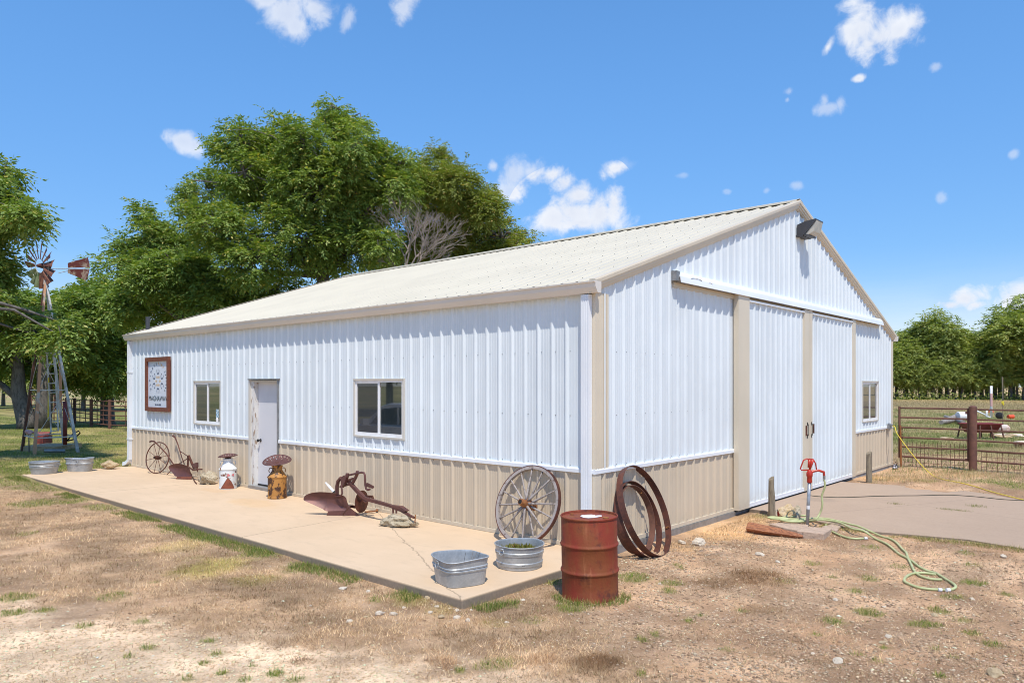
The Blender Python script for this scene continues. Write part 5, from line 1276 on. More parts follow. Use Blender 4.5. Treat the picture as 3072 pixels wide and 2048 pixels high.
for k in range(9): mb.tube([(.075+.01*(k % 2), -.05, .98-.04*k), (.075+.01*((k+1) % 2), -.05, .96-.04*k)], .010, 5)
mb.build('latch_chain', M['rust'], gt)
mesh_wires(gt, .10, 1.48, .0, .62, .092, .11, .03)
gp = thing('gate_post', 'thick rusty pipe post holding the gate at its right', 'post', (1.75, 12.96, -.06))
mb = MB(); mb.tube([(0, 0, 0), (0, 0, 1.545)], .085, 24); mb.build('post_pipe', M['rustpipe'], gp, smooth=True, auto=True)
mb = MB(); mb.lathe([(.086, 1.545), (.05, 1.57), (0, 1.575)], 24); mb.build('post_cap', M['rustpipe'], gp, smooth=True)
for z in (.28, 1.40):
    mb = MB(); mb.box((-.11, 0, z), (.09, .03, .06)); mb.build('hinge', M['rust'], gp)
fp = thing('pipe_fence', 'rusty pipe fence panel with wire mesh right of the gate post', 'fence', (1.84, 12.98, -.03))
for z in zs: rail(fp, 'fence_rail', (0, 0, z-.005), (4.6, -.9, z-.005), .019)
for x in (1.02, 2.5, 4.0): rail(fp, 'fence_stile', (x, -.196*x, .20), (x, -.196*x, 1.47), .022)
mesh_wires(fp, .08, 4.5, -.02, .50, .11, .12, 0, lambda x, z: (x, -.196*x, z))

# feeder
fd = thing('bunk_feeder', 'red feed trough on splayed dark legs beyond the gate', 'feed trough', tuple(onz(*p6b(1185, 996), z=-.03)), math.atan2(.75, .9))
mb = MB(); L, w0, w1, h0, h1 = .66, .14, .28, .22, .56
ou = [(-L*.80, -w0, h0), (L*.80, -w0, h0), (L*.80, w0, h0), (-L*.80, w0, h0), (-L, -w1, h1), (L, -w1, h1), (L, w1, h1), (-L, w1, h1)]; t_ = .03
inn = [(-L*.78, -w0+t_, h0+t_), (L*.78, -w0+t_, h0+t_), (L*.78, w0-t_, h0+t_), (-L*.78, w0-t_, h0+t_), (-L+t_, -w1+t_, h1), (L-t_, -w1+t_, h1), (L-t_, w1-t_, h1), (-L+t_, w1-t_, h1)]
fc = [(0, 1, 5, 4), (1, 2, 6, 5), (2, 3, 7, 6), (3, 0, 4, 7)]
mb.add(ou+inn, [(3, 2, 1, 0)]+fc+[tuple(i+8 for i in f[::-1]) for f in fc]+[(8, 9, 10, 11)]+[(4+i, 4+(i+1) % 4, 12+(i+1) % 4, 12+i) for i in range(4)]); mb.build('trough', M['feeder'], fd)
for x in (-L*.88, -L*.3, L*.3, L*.88):
    for sgn in (-1, 1): mb = MB(); mb.tube([(x, sgn*.30, .50), (x+(.06 if x > 0 else -.06), sgn*.40, 0)], .03, 4); mb.build('leg', M['darkrail'], fd)
for sgn in (-1, 1): mb = MB(); mb.tube([(-L, sgn*.31, .55), (L, sgn*.31, .55)], .022, 6); mb.build('side_rail', M['feeder'], fd)
# white barrel and logs
bx_ = onz(*p6b(1075, 872), z=-.03)
wb = thing('white_drum', 'white plastic drum lying on its side in the pasture', 'drum', tuple(bx_), .73); wb.scale = (.72, .72, .72)
mb = MB(); Mr = Matrix.Translation((0, 0, .36)) @ Matrix.Rotation(PI/2, 4, 'Y'); mb.lathe([(0, -.62), (.33, -.62), (.36, -.58), (.36, -.2), (.37, -.18), (.36, -.16), (.36, .16), (.37, .18), (.36, .2), (.36, .58), (.33, .62), (0, .62)], 30, Mr); mb.build('drum_shell', M['whiteplastic'], wb, smooth=True, auto=True)
for i, (A, B_, r, lb) in enumerate((((1040, 826), (935, 872), .14, 'grey log with cut end resting against the white drum'), ((990, 868), (900, 884), .13, 'dark weathered log end lowest of the pile by the white drum'), ((1060, 884), (930, 842), .11, 'brown log crossing behind others in the pile by the drum'))):
    a = Vector(onz(*p6b(*A), z=.25 if i == 0 else .1)); b2 = Vector(onz(*p6b(*B_), z=.06)); 
    t = thing('log', lb, 'log', (a+b2)/2, 0, 'logs piled by the white drum'); mb = MB(); mb.tube([a, a.lerp(b2, .5), b2], [r, r*.95, r*.9], 12); mb.build('log_trunk', M['greywood'], t, world=True, auto=True)
# poles, cone, bucket
pp = onz(*p6b(1263, 848), z=-.03)
jp = thing('jump_pole', 'tall white pole standing upright in the pasture by the cone', 'pole', tuple(pp)); mb = MB(); mb.tube([(0, 0, 0), (0, 0, 1.98)], .07, 10); mb.build('pole_shaft', M['whiteplastic'], jp, smooth=True)
mb = MB(); mb.tube([(0, 0, .7), (0, 0, 1.5)], .072, 10); mb.build('pink_band', simple('faded_pink', (.62, .36, .33), .6), jp)
for (A, B_, lb) in (((1150, 797), (1240, 840), 'white rail slanting from the gate post toward the tall pole'), ((1230, 795), (1230, 850), 'short thin white upright left of the tall pole'), ((1225, 838), (1275, 858), 'white rail lying at the foot of the tall pole')):
    a = Vector(onp(*p6b(*A), pp, FWD)); b2 = Vector(onp(*p6b(*B_), pp, FWD)); t = thing('white_rail', lb, 'rail', (a+b2)/2, 0, 'white jump rails'); mb = MB(); mb.tube([a, b2], .05, 8); mb.build('rail_bar', M['whiteplastic'], t, world=True, smooth=True)
co = thing('traffic_cone', 'orange red traffic cone behind the tall white pole', 'cone', tuple(onz(*p6b(1262, 812), z=-.03))); co.scale = (.55, .55, .55); mb = MB(); mb.box((0, 0, .03), (.75, .75, .06)); mb.build('cone_base', M['orangepl'], co)
mb = MB(); mb.lathe([(.30, .06), (.17, .55), (.05, 1.25), (0, 1.26)], 20); mb.build('cone_body', M['orangepl'], co, smooth=True); mb = MB(); mb.lathe([(.235, .34), (.18, .56), (.175, .56), (.23, .34)], 20); mb.build('cone_band', M['whiteplastic'], co)
bk = onz(*p6b(1322, 858), z=-.03)
tb = thing('black_barrel', 'black round drum on its side right of the tall pole', 'drum', tuple(bk), .2); tb.scale = (.62, .62, .62); mb = MB(); Mr = Matrix.Translation((0, 0, .32)) @ Matrix.Rotation(PI/2, 4, 'X'); mb.lathe([(.08, -.30), (.1, -.36), (.30, -.36), (.33, -.33), (.33, .33), (.28, .36), (0, .36)], 28, Mr); mb.build('drum_shell', M['black'], tb, smooth=True, auto=True)
ob2 = thing('orange_bucket', 'orange red bucket tipped over right of the black drum', 'bucket', (bk[0]+.50, bk[1]+.40, -.03), .9); ob2.scale = (.8, .8, .8); mb = MB(); Mr = Matrix.Translation((0, 0, .17)) @ Matrix.Rotation(PI/2, 4, 'Y'); mb.lathe([(0, -.2), (.13, -.2), (.17, .22), (.155, .22), (.12, -.18)], 24, Mr); mb.build('bucket_shell', M['orangepl'], ob2, smooth=True, auto=True)
tp = onz(*p6b(1347, 900), z=-.03)
ts = thing('fence_stake', 'thin pasture stake with a yellow ribbon tied near its middle', 'stake', tuple(tp)); mb = MB(); mb.tube([(0, 0, 0), (.0, 0, 1.2), (-.02, 0, 2.45)], [.022, .02, .035], 6); mb.build('stake_rod', M['oldwood'], ts)
mb = MB(); mb.rock((0, 0, 1.12), (.16, .12, .3), 61, 2, .5, flat=False); mb.build('ribbon', M['yellow'], ts)
blk = rock_thing('salt_block', 'pinkish white block standing right of the red feed trough', tuple(onz(*p6b(1345, 965), z=-.05)), (.55, .42, .55), simple('pink_block', (.62, .42, .34), .8, c2=(.7, .62, .55), sc=3), 71, .4, 3, .15, 'block')
for i, (a, b) in enumerate(((1320, 985), (1360, 1000), (1390, 990), (1420, 992), (1455, 990), (1300, 992), (1480, 1040), (940, 1010), (1465, 995), (1340, 1000))):
    o = MB().rock((0, 0, 0), (.55, .35, .16), 80+i, 2, .3).build('flat_stone', M['rocktan'] if i % 2 else M['rockwhite']); o.location = onz(*p6b(a, b), z=-.05); tag(o, 'flat pale stone lying scattered around the feed trough', 'stone', 'flat stones around the trough')
rock_thing('rock', 'reddish brown lump by the right frame edge beyond the fence', tuple(onz(*p6b(1485, 1078), z=-.05)), (.5, .4, .3), simple('brown_lump', (.22, .09, .06), .8), 97, .2)

# far left pipe fence, posts and rails in two runs
lf = thing('corral_fence', 'rusty pipe corral fence under the trees left of the barn', 'fence', (-31, 5.4, -.05))
Pf = [Vector(onz(*crop(0, 900, 3.015)(a, b), z=-.05)) for a, b in ((600, 1110), (675, 1128), (825, 1150), (993, 1167))]; Pf.append(Pf[-1]+(Pf[-1]-Pf[-2])*1.0+Vector((1.2, .8, 0))); Pf.append(Pf[-1]+Vector((2.6, 1.0, 0)))
for p in Pf: mb = MB(); mb.tube([p, p+Vector((0, 0, 1.38))], .075, 10); mb.build('fence_post', M['rustpipe'], lf, world=True, smooth=True, auto=True)
for a, b2 in zip(Pf, Pf[1:]):
    for z in (1.30, 1.08, .86, .64, .42, .20): mb = MB(); mb.tube([a+Vector((0, 0, z)), b2+Vector((0, 0, z))], .025, 6); mb.build('fence_rail', M['rustpipe'], lf, world=True)
    for t in (.33, .66): q = a.lerp(b2, t); mb = MB(); mb.tube([q+Vector((0, 0, .2)), q+Vector((0, 0, 1.3))], .02, 6); mb.build('fence_stile', M['rustpipe'], lf, world=True)
lf2 = thing('panel_fence', 'rusty livestock panels standing behind the windmill tower', 'fence', (-36, 3.0, -.05))
A = Vector(onz(*crop(0, 900, 3.015)(285, 1100), z=-.05)); B_ = Vector(onz(*crop(0, 900, 3.015)(620, 1090), z=-.05))
for z in (1.45, 1.2, .95, .7, .45, .2): mb = MB(); mb.tube([A+Vector((0, 0, z)), B_+Vector((0, 0, z))], .025, 6); mb.build('panel_rail', M['rustpipe'], lf2, world=True)
for t in np.linspace(0, 1, 6): q = A.lerp(B_, t); mb = MB(); mb.tube([q, q+Vector((0, 0, 1.5))], .03, 6); mb.build('panel_post', M['rustpipe'], lf2, world=True)

# ================================================================== WINDMILL
wm = thing('windmill', 'small rusty farm windmill on a four-legged tower with ladder', 'windmill', (-20.4, .1, -.03))
base = [Vector((-19.43, -.62, 0)), Vector((-19.36, .49, 0)), Vector((-21.3, .72, 0)), Vector((-21.1, -.5, 0))]
apx = Vector(onp(136, 800, (-20.35, .02, 0), FWD)); top = Vector((apx.x, apx.y, apx.z-.35)); 
mats_ = [M['wmrust'], M['wmgrey'], M['wmgrey'], M['darkrail']]
def legp(i, z): t = z/top.z; q = base[i].lerp(top, t); return q
for i in range(4):
    mb = MB(); d = (top-base[i])
    for (ox, oy) in ((.0, .03), (.03, 0)): mb.tube([base[i]-d*.01, base[i].lerp(top, .5), top+(base[i]-top)*.02], [.055, .045, .035], 4, flat=.35 if ox else None)
    mb.build('tower_leg', mats_[i], wm, world=True)
for z in (.45, 1.85, 3.2, 4.2):
    for i in range(4):
        mb = MB(); mb.tube([legp(i, z), legp((i+1) % 4, z)], .022, 4); mb.build('girt', M['wmgrey'], wm, world=True)
for (za, zb) in ((.45, 1.85), (1.85, 3.2)):
    for i in range(4):
        mb = MB(); mb.tube([legp(i, za), legp((i+1) % 4, zb)], .008, 4); mb.build('brace_rod', M['wmgrey'], wm, world=True)
# ladder in front of the tower
q1 = crop(0, 900, 3.015)
def lp(a, b): return Vector(onp(*q1(a, b), (-19.9, .0, 0), FWD))
lA, lB, lC, lD = lp(425, 485), lp(462, 1195), lp(492, 485), lp(528, 1185)
for A_, B2 in ((lA, lB), (lC, lD)): mb = MB(); mb.tube([A_, B2], .022, 6); mb.build('ladder_rail', M['wmgrey'], wm, world=True)
for k in range(9): t = (k+.1)/8.2; mb = MB(); mb.tube([lA.lerp(lB, t), lC.lerp(lD, t)], .016, 6); mb.build('ladder_rung', M['wmgrey'], wm, world=True)
mb = MB(); mb.tube([lp(375, 478), lp(515, 480)], .03, 4); mb.build('platform_bar', M['wmgrey'], wm, world=True)
mb = MB(); mb.tube([lp(438, 700), lp(440, 860), lp(436, 1085)], .022, 6); mb.build('yellow_rod', M['yellow'], wm, world=True)
mb = MB(); mb.tube([lp(460, 920)+Vector(FWD)*.7, lp(460, 1325)+Vector(FWD)*.7], .06, 10); mb.build('pump_pipe', M['pumpred'], wm, world=True, smooth=True)
mb = MB(); mb.tube([lp(452, 500)+Vector(FWD)*.5, lp(458, 930)+Vector(FWD)*.5], .04, 8); mb.build('pump_rod', M['wmrust'], wm, world=True)
# fan wheel
fc_ = Vector(onp(119, 797, (-20.35, .02, 0), FWD)); fn = (Vector(-FWD)*.80+Vector(RGT)*-.42+Vector((0, 0, -.12))).normalized(); fs = fn.cross(Vector((0, 0, 1))).normalized(); fu = fs.cross(fn)
RF = .70
for k, ang in enumerate((90, 112, 68, 50, 30, 8, -22, -50, -68, -90, 135, 156, 178, 205, 232, 258)):
    a = math.radians(ang); d = fs*math.cos(a)+fu*math.sin(a); tn_ = -fs*math.sin(a)+fu*math.cos(a)
    mb = MB(); P_ = []
    for (rr, w_) in ((.22, .045), (.45, .085), (.70, .125)):
        for sgn in (-1, 0, 1): P_.append(fc_+d*rr*RF/.7+(tn_*.85+fn*.45)*w_*sgn+fn*(.02 if sgn == 0 else 0))
    mb.add(P_, [(0, 1, 4, 3), (1, 2, 5, 4), (3, 4, 7, 6), (4, 5, 8, 7)]); o = mb.build('blade', M['blade2'] if ang in (-22, -50, -68) else M['blade1'], wm, world=True)
    s_ = o.modifiers.new('t', 'SOLIDIFY'); s_.thickness = .006
for rr in (.22, .46):
    mb = MB(); mb.tube([fc_+(fs*math.cos(a)+fu*math.sin(a))*rr for a in np.linspace(0, 2*PI, 37)[:-1]], .010, 5, closed=True); mb.build('fan_ring', M['wmgrey'], wm, world=True)
mb = MB(); mb.tube([fc_+fn*.08, fc_-fn*.05, fc_-fn*.30], [.04, .08, .10], 12); mb.build('gearbox', M['rust'], wm, world=True)
mb = MB(); mb.tube([top-Vector((0, 0, .2)), fc_-fn*.2], .05, 8); mb.build('mast', M['wmgrey'], wm, world=True)
qt = crop(40, 700, 7.84)
def vp(a, b): return Vector(onp(*qt(a, b), (-20.35, .02, 0), FWD))
mb = MB(); mb.tube([vp(800, 830), vp(1290, 830), vp(1790, 828)], .012, 5); mb.build('tail_bone', M['wmgrey'], wm, world=True)
mb = MB(); mb.tube([vp(1060, 935), vp(1290, 880)], .010, 5); mb.build('tail_brace', M['wmgrey'], wm, world=True)
for ol_ in (((1280, 700), (1400, 655), (1590, 610), (1750, 565), (1780, 690), (1795, 800), (1285, 812)), ((1290, 845), (1790, 845), (1760, 980), (1712, 1110), (1500, 1020), (1275, 930))):
    mb = MB(); q = [vp(a, b) for a, b in ol_]; mb.prism(q, tuple(FWD*.012)); mb.build('tail_vane', M['vane'], wm, world=True)
# things at the tower's foot
ef = thing('pump_motor', 'red iron pump jack at the foot of the windmill tower', 'pump', (-20.6, .0, -.03)); 
p_ = Vector(onz(*q1(395, 1320), z=0)); mb = MB(); mb.box(p_+Vector((0, 0, .22)), (.28, .46, .26), rz=.7); mb.tube([p_+Vector((-.10, -.16, .36)), p_+Vector((.10, .16, .36))], .11, 12); mb.build('motor_case', M['pumpred'], ef, world=True, auto=True)
mb = MB(); mb.tube([lp(410, 1300)+Vector(FWD)*.9, lp(500, 1280)+Vector(FWD)*.9, lp(600, 1215)+Vector(FWD)*.7, lp(590, 1195)+Vector(FWD)*.7, lp(540, 1215)+Vector(FWD)*.7, lp(480, 1285)+Vector(FWD)*.7], .022, 6); mb.build('black_hose', M['black'], ef, world=True, smooth=True)
cb = thing('concrete_well_pad', 'low concrete pad between the legs of the windmill', 'well pad', tuple(onz(*q1(470, 1350), z=-.03)), .7); mb = MB(); mb.box((0, 0, .05), (1.15, 1.25, .20)); mb.build('pad_block', M['rocktan'], cb)
lgp = thing('grey_pipe_piece', 'short grey pipe lying in front of the windmill pad', 'pipe', tuple(onz(*q1(530, 1368), z=0))); mb = MB(); mb.tube([Vector(onz(*q1(400, 1362), z=.08)), Vector(onz(*q1(590, 1362), z=.06))], .05, 12); mb.build('pipe_body', M['greymetal'], lgp, world=True, smooth=True, auto=True)
fl = thing('pink_flowers', 'pair of pale pink artificial flowers left of the tower foot', 'flowers', tuple(onz(*q1(262, 1375), z=-.03)))
for dx in (-.09, .12):
    mb = MB(); mb.tube([(dx*.3, 0, 0), (dx, 0, .62)], .012, 5); mb.build('stem', M['oldwood'], fl); mb = MB(); mb.rock((dx, 0, .62), (.22, .2, .2), 77+int(dx*100), 2, .4, flat=False); mb.build('blossom', M['pink'], fl)

# ================================================================== TREES
def leaf_cloud(centers, radii, nclump, nspray, leaf, seed, nl=9, spread=.5, droop=.55, squash=.85, up_bias=.15):
    """sprays of leaflets in clumps spread through the blobs; returns verts, faces, tint and the clump centres"""
    g = np.random.default_rng(seed); C = np.array(centers); Rr = np.array(radii)
    p = Rr**2; p = p/p.sum(); b = g.choice(len(C), nclump, p=p)
    d = g.normal(size=(nclump, 3)); d[:, 2] += up_bias; d /= np.linalg.norm(d, axis=1)[:, None]
    rad = (.40+.72*g.random(nclump)**.6)
    cc = C[b]+d*(Rr[b]*rad)[:, None]*np.array([1, 1, squash]); cs = spread*(.55+.9*g.random(nclump))
    k = g.integers(0, nclump, nspray); off = g.normal(size=(nspray, 3))*.42; off[:, 2] *= .7
    base = cc[k]+off*cs[k][:, None]
    dr = d[k]*.6+off*.9+g.normal(size=(nspray, 3))*.55; dr[:, 2] = dr[:, 2]*.6-.12; dr /= np.linalg.norm(dr, axis=1)[:, None]
    side = np.cross(dr, np.array([0, 0, 1.])); side /= (np.linalg.norm(side, axis=1)[:, None]+1e-6)
    L = leaf*(2.1+1.3*g.random(nspray))
    t = (np.arange(nl)+.6)/nl; sg = np.where(np.arange(nl) % 2 == 0, 1., -1.); sg[-1] = 0
    pos = base[:, None, :]+dr[:, None, :]*(L[:, None]*t[None, :])[..., None]
    pos[..., 2] -= droop*(L[:, None]*t[None, :]**2)*.6
    ld = side[:, None, :]*sg[None, :, None]*.85+dr[:, None, :]*.55+g.normal(size=(nspray, nl, 3))*.22
    ld[..., 2] -= .30; ld /= np.linalg.norm(ld, axis=2)[..., None]
    up = np.cross(dr, side)*-1; up = up[:, None, :]+g.normal(size=(nspray, nl, 3))*.45
    wd = np.cross(ld, up); wd /= (np.linalg.norm(wd, axis=2)[..., None]+1e-6)
    ll = leaf*(.75+.5*g.random((nspray, nl)))[..., None]; w = ll*.19
    V = np.stack([pos, pos+ld*ll*.45+wd*w, pos+ld*ll, pos+ld*ll*.45-wd*w], 2).reshape(-1, 3)
    n = nspray*nl; F = np.arange(n*4).reshape(n, 4)
    ct = g.random(nclump)[k]; tn = np.clip(np.repeat(ct, nl)*.55+g.random(n)*.45, 0, 1); t2 = g.random(n)
    T = np.repeat(np.stack([tn, t2, t2, np.ones(n)], 1), 4, 0)
    return V, F, T, cc

def limbs_mesh(mb, root, trunk_pts, radii, centers, r0, seed, clumps=None, twigs=0, tw_r=.02):
    g = random.Random(seed); mb.tube(trunk_pts, radii, 10)
    T = [Vector(p) for p in trunk_pts]
    for c in centers:
        c = Vector(c); k = min(range(len(T)), key=lambda i: (T[i]-c).length+abs(T[i].z-c.z*.6)*.4); k = max(k, 1); a = T[k]
        m1 = a.lerp(c, .4)+Vector((g.uniform(-.4, .4), g.uniform(-.4, .4), g.uniform(.0, .6))); m2 = a.lerp(c, .75)+Vector((g.uniform(-.4, .4), g.uniform(-.4, .4), g.uniform(0, .5)))
        ra = min(radii[k]*.6, r0); mb.tube([a, m1, m2, c], [ra, ra*.7, ra*.45, ra*.2], 6, cap=False)
    if clumps is not None and twigs:
        C = [Vector(c) for c in centers]
        for q in g.sample(range(len(clumps)), min(twigs, len(clumps))):
            p = Vector(clumps[q]); c = min(C, key=lambda c: (c-p).length); m_ = c.lerp(p, .5)+Vector((g.uniform(-.2, .2), g.uniform(-.2, .2), g.uniform(-.1, .3)))
            mb.tube([c, m_, p], [tw_r, tw_r*.7, tw_r*.35], 4, cap=False)

def tree(name, label, base, blobs, leaf, nclump, nspray, mat_, seed, trunk_r=.3, fork=3., lean_=(0, 0), spread=.5, twigs=120, group=None, squash=.85, trunk_pts=None, tw_r=.02, lr=.16):
    """blobs: (x, y, z, r) world"""
    base = Vector(base); t = thing(name, label, 'tree', base, 0, group)
    C = [(b_[0]-base.x, b_[1]-base.y, b_[2]-base.z) for b_ in blobs]; R_ = [b_[3] for b_ in blobs]
    V, F, T, cc = leaf_cloud(C, R_, nclump, nspray, leaf, seed, spread=spread, squash=squash)
    np_mesh('crown', V, F, mat_, t, {'tint': T})
    if trunk_pts is None:
        top = Vector((lean_[0]+sum(c[0] for c in C)/len(C)*.6, lean_[1]+sum(c[1] for c in C)/len(C)*.6, max(c[2] for c in C)*.8))
        fk = Vector((top.x*.25, top.y*.25, fork)); trunk_pts = [(0, 0, -.2), (0, 0, .3), tuple(fk*.6), tuple(fk), tuple(fk.lerp(top, .4)+Vector((.2, .1, 0))), tuple(fk.lerp(top, .75)), tuple(top)]
        rad = [trunk_r*1.5, trunk_r*1.1, trunk_r, trunk_r*.9, trunk_r*.6, trunk_r*.35, trunk_r*.12]
    else: trunk_pts, rad = trunk_pts
    mb = MB(); limbs_mesh(mb, t, trunk_pts, rad, C, lr, seed, cc, twigs, tw_r); mb.build('trunk', M['bark'], t, smooth=True)
    return t
K = 3072/2352
def bl(lst, t0, jit, seed, rs=1.):
    g = random.Random(seed); out = []
    for (x, y, r, *dt) in lst:
        t = t0+(dt[0] if dt else g.uniform(-jit, jit)); p = ond(x*K, y*K, t); out.append((p[0], p[1], p[2], max(r*K*t/FPX*rs-.27, .2)))
    return out
# central pecan
B1 = [(516, 300, 30), (630, 275, 18), (812, 268, 26), (765, 238, 26), (425, 412, 30), (555, 330, 62), (520, 350, 45), (630, 345, 70), (700, 330, 70), (635, 290, 24), (770, 262, 36), (765, 245, 20), (800, 300, 55), (815, 330, 55), (870, 375, 60), (620, 430, 105), (740, 430, 105), (475, 430, 58), (440, 460, 40), (430, 500, 42), (500, 520, 80), (850, 470, 88), (930, 400, 55), (930, 370, 35), (660, 540, 100), (790, 550, 85), (580, 600, 80), (880, 560, 60), (740, 600, 60), (470, 620, 60), (560, 395, 60), (690, 380, 60), (800, 400, 80), (760, 310, 50), (905, 430, 60)]
tree('pecan_tree', 'tallest broad green tree rising behind the barn roof', onz(918, 1300, -.05) if False else (-20.6, 10.2, -.05), bl(B1, 30, 2.2, 1, .95), .16, 860, 17500, M['leafA'], 101, .42, 3.6, twigs=620, spread=.36, tw_r=.038, lr=.24)
# yellow-green elm on the right
B2 = [(1000, 395, 60), (1005, 350, 28), (1050, 425, 65), (1110, 480, 62), (1000, 480, 75), (1155, 535, 48), (1080, 560, 75), (1185, 560, 36), (1215, 550, 20), (960, 560, 60), (1020, 580, 60), (960, 430, 60), (1150, 590, 50), (1075, 480, 60), (900, 610, 60), (1120, 440, 30)]
tree('elm_tree', 'rounded yellow-green tree touching the right end of the tree group', (-16.2, 18.6, -.05), bl(B2, 33.5, 1.8, 2, .92), .13, 740, 14500, M['leafB'], 102, .35, 3.2, twigs=260, spread=.34, tw_r=.02, lr=.14)
# dead twiggy boughs between the two
dt_ = thing('dead_boughs', 'tangle of bare pinkish grey dead branches in front of the trees above the roof', 'dead branches', (-15.5, 14.2, -.05))
g = random.Random(5); mb = MB()
root = Vector(ond(930*K, 640*K, 28.5)); stub = Vector((root.x, root.y, -.05)); mb.tube([stub, stub.lerp(root, .5)+Vector((.2, 0, 0)), root], [.14, .11, .08], 6)
def grow(p, d, L, r, depth):
    q = p+d*L; m_ = p+d*L*.5+Vector((g.uniform(-1, 1), g.uniform(-1, 1), g.uniform(-1, 1)))*L*.07
    mb.tube([p, m_, q], [r, r*.8, r*.6], 4 if depth > 1 else 6, cap=False)
    if depth > 4: return
    for _ in range(3 if depth < 2 else (3 if g.random() < .6 else 2)):
        nd_ = (d+Vector((g.uniform(-1, 1), g.uniform(-1, 1), g.uniform(-.75, .8)))*.62).normalized(); grow(q, nd_, L*g.uniform(.62, .86), r*.62, depth+1)
for (ax_, ay_) in ((930, 500), (1000, 560), (960, 470), (1030, 520), (890, 590), (1040, 590), (1000, 500)):
    tgt = Vector(ond(ax_*K, ay_*K, 28.3)); grow(root, (tgt-root).normalized(), (tgt-root).length*.36, .05, 0)
mb.build('bare_branches', M['twig'], dt_, world=True)
# shoulder tree left of centre
B3 = [(275, 548, 26), (332, 490, 32), (345, 530, 45), (300, 580, 38), (380, 570, 60), (410, 620, 70), (330, 650, 62), (275, 640, 26), (290, 700, 55), (480, 680, 80), (380, 720, 62), (560, 680, 60), (450, 560, 40), (640, 660, 50), (420, 690, 60), (320, 610, 50)]
tree('pecan_tree', 'lower green tree at the left shoulder of the tall tree behind the barn', (-25.2, 6.6, -.05), bl(B3, 31, 1.5, 3, .95), .17, 500, 8800, M['leafD'], 103, .3, 2.6, twigs=260, spread=.36, tw_r=.034, lr=.16)
# low tree right behind the corral fence
B4 = [(235, 650, 36), (210, 700, 60), (270, 750, 60), (190, 790, 62), (250, 840, 50), (160, 740, 45), (290, 700, 35), (215, 860, 40), (290, 800, 40), (165, 850, 42), (270, 690, 50), (230, 600, 18), (240, 880, 34), (280, 870, 30), (250, 800, 60)]
tree('hackberry_tree', 'dense bright green tree behind the windmill and the corral fence', (-34.4, 6.6, -.05), bl(B4, 37.5, 1.8, 4, 1.0), .19, 620, 12500, M['leafA'], 104, .3, 2.2, twigs=200, spread=.44, tw_r=.022, lr=.12)
# dark leaning trunk tree
B5 = [(40, 710, 50), (90, 730, 50), (20, 780, 50), (130, 770, 45), (60, 830, 40), (150, 720, 36), (-40, 740, 80), (-30, 820, 50), (120, 700, 30), (10, 690, 40)]
tb5 = Vector((-33.4, 2.9, -.05))
q = lambda a, b, t=34.2: Vector(ond(*crop(0, 900, 3.015)(a, b), t))-tb5
tree('oak_tree', 'dark leaning tree trunk with forked limb left of the windmill', tb5, bl(B5, 34.5, 1.5, 5, 1.0), .20, 420, 8000, M['leafD'], 105, .3, 2.4, twigs=120, spread=.6, tw_r=.025,
     trunk_pts=([q(262, 1165), q(240, 1080), q(200, 950), q(165, 830), q(165, 650), q(160, 540), q(130, 350), q(150, 200)], [.52, .42, .36, .32, .26, .20, .14, .06]))
mb = MB(); o = [c for c in col.objects if c.get('label', '').startswith('dark leaning')][0]
mb.tube([q(170, 890), q(100, 840), q(20, 770), q(-80, 700)], [.2, .17, .15, .12], 8); mb.tube([q(160, 640), q(100, 560), q(40, 500), q(-40, 430)], [.16, .13, .1, .07], 8); mb.build('side_limb', M['bark'], o, smooth=True)
t2b = Vector(onz(*crop(0, 900, 3.015)(378, 1160), z=-.05)); q2 = lambda a, b, t=34.5: Vector(ond(*crop(0, 900, 3.015)(a, b), t))-t2b
tree('oak_tree', 'straight grey trunked tree directly behind the windmill ladder', t2b, bl([(150, 720, 40), (190, 730, 45), (120, 750, 45), (170, 790, 45), (110, 800, 40), (205, 690, 32)], 35, 1., 15, 1.), .20, 260, 4800, M['leafD'], 115, .3, 2.4, twigs=60, spread=.6,
     trunk_pts=([q2(370, 1165), q2(395, 1000), q2(405, 850), q2(400, 700), q2(395, 560), q2(400, 300)], [.42, .36, .33, .31, .28, .15]))
# near tree, trunk outside the frame on the left
B6 = [(-22, 402, 38), (12, 398, 22), (8, 450, 38), (38, 478, 34), (70, 490, 14), (-12, 505, 46), (48, 532, 14), (-20, 560, 24), (-60, 470, 90), (-40, 600, 38), (-15, 700, 44), (40, 735, 40), (98, 732, 36), (148, 742, 28), (85, 770, 40), (45, 775, 38), (140, 772, 28), (-70, 620, 90), (-50, 720, 70)]
tree('walnut_tree', 'nearest leafy boughs entering from the left edge over the windmill', (-17.0, -6.8, -.05), bl(B6, 19.2, 1.0, 6, 1.05), .14, 460, 7000, M['leafD'], 106, .32, 3.0, twigs=190, spread=.24, tw_r=.016, lr=.08)
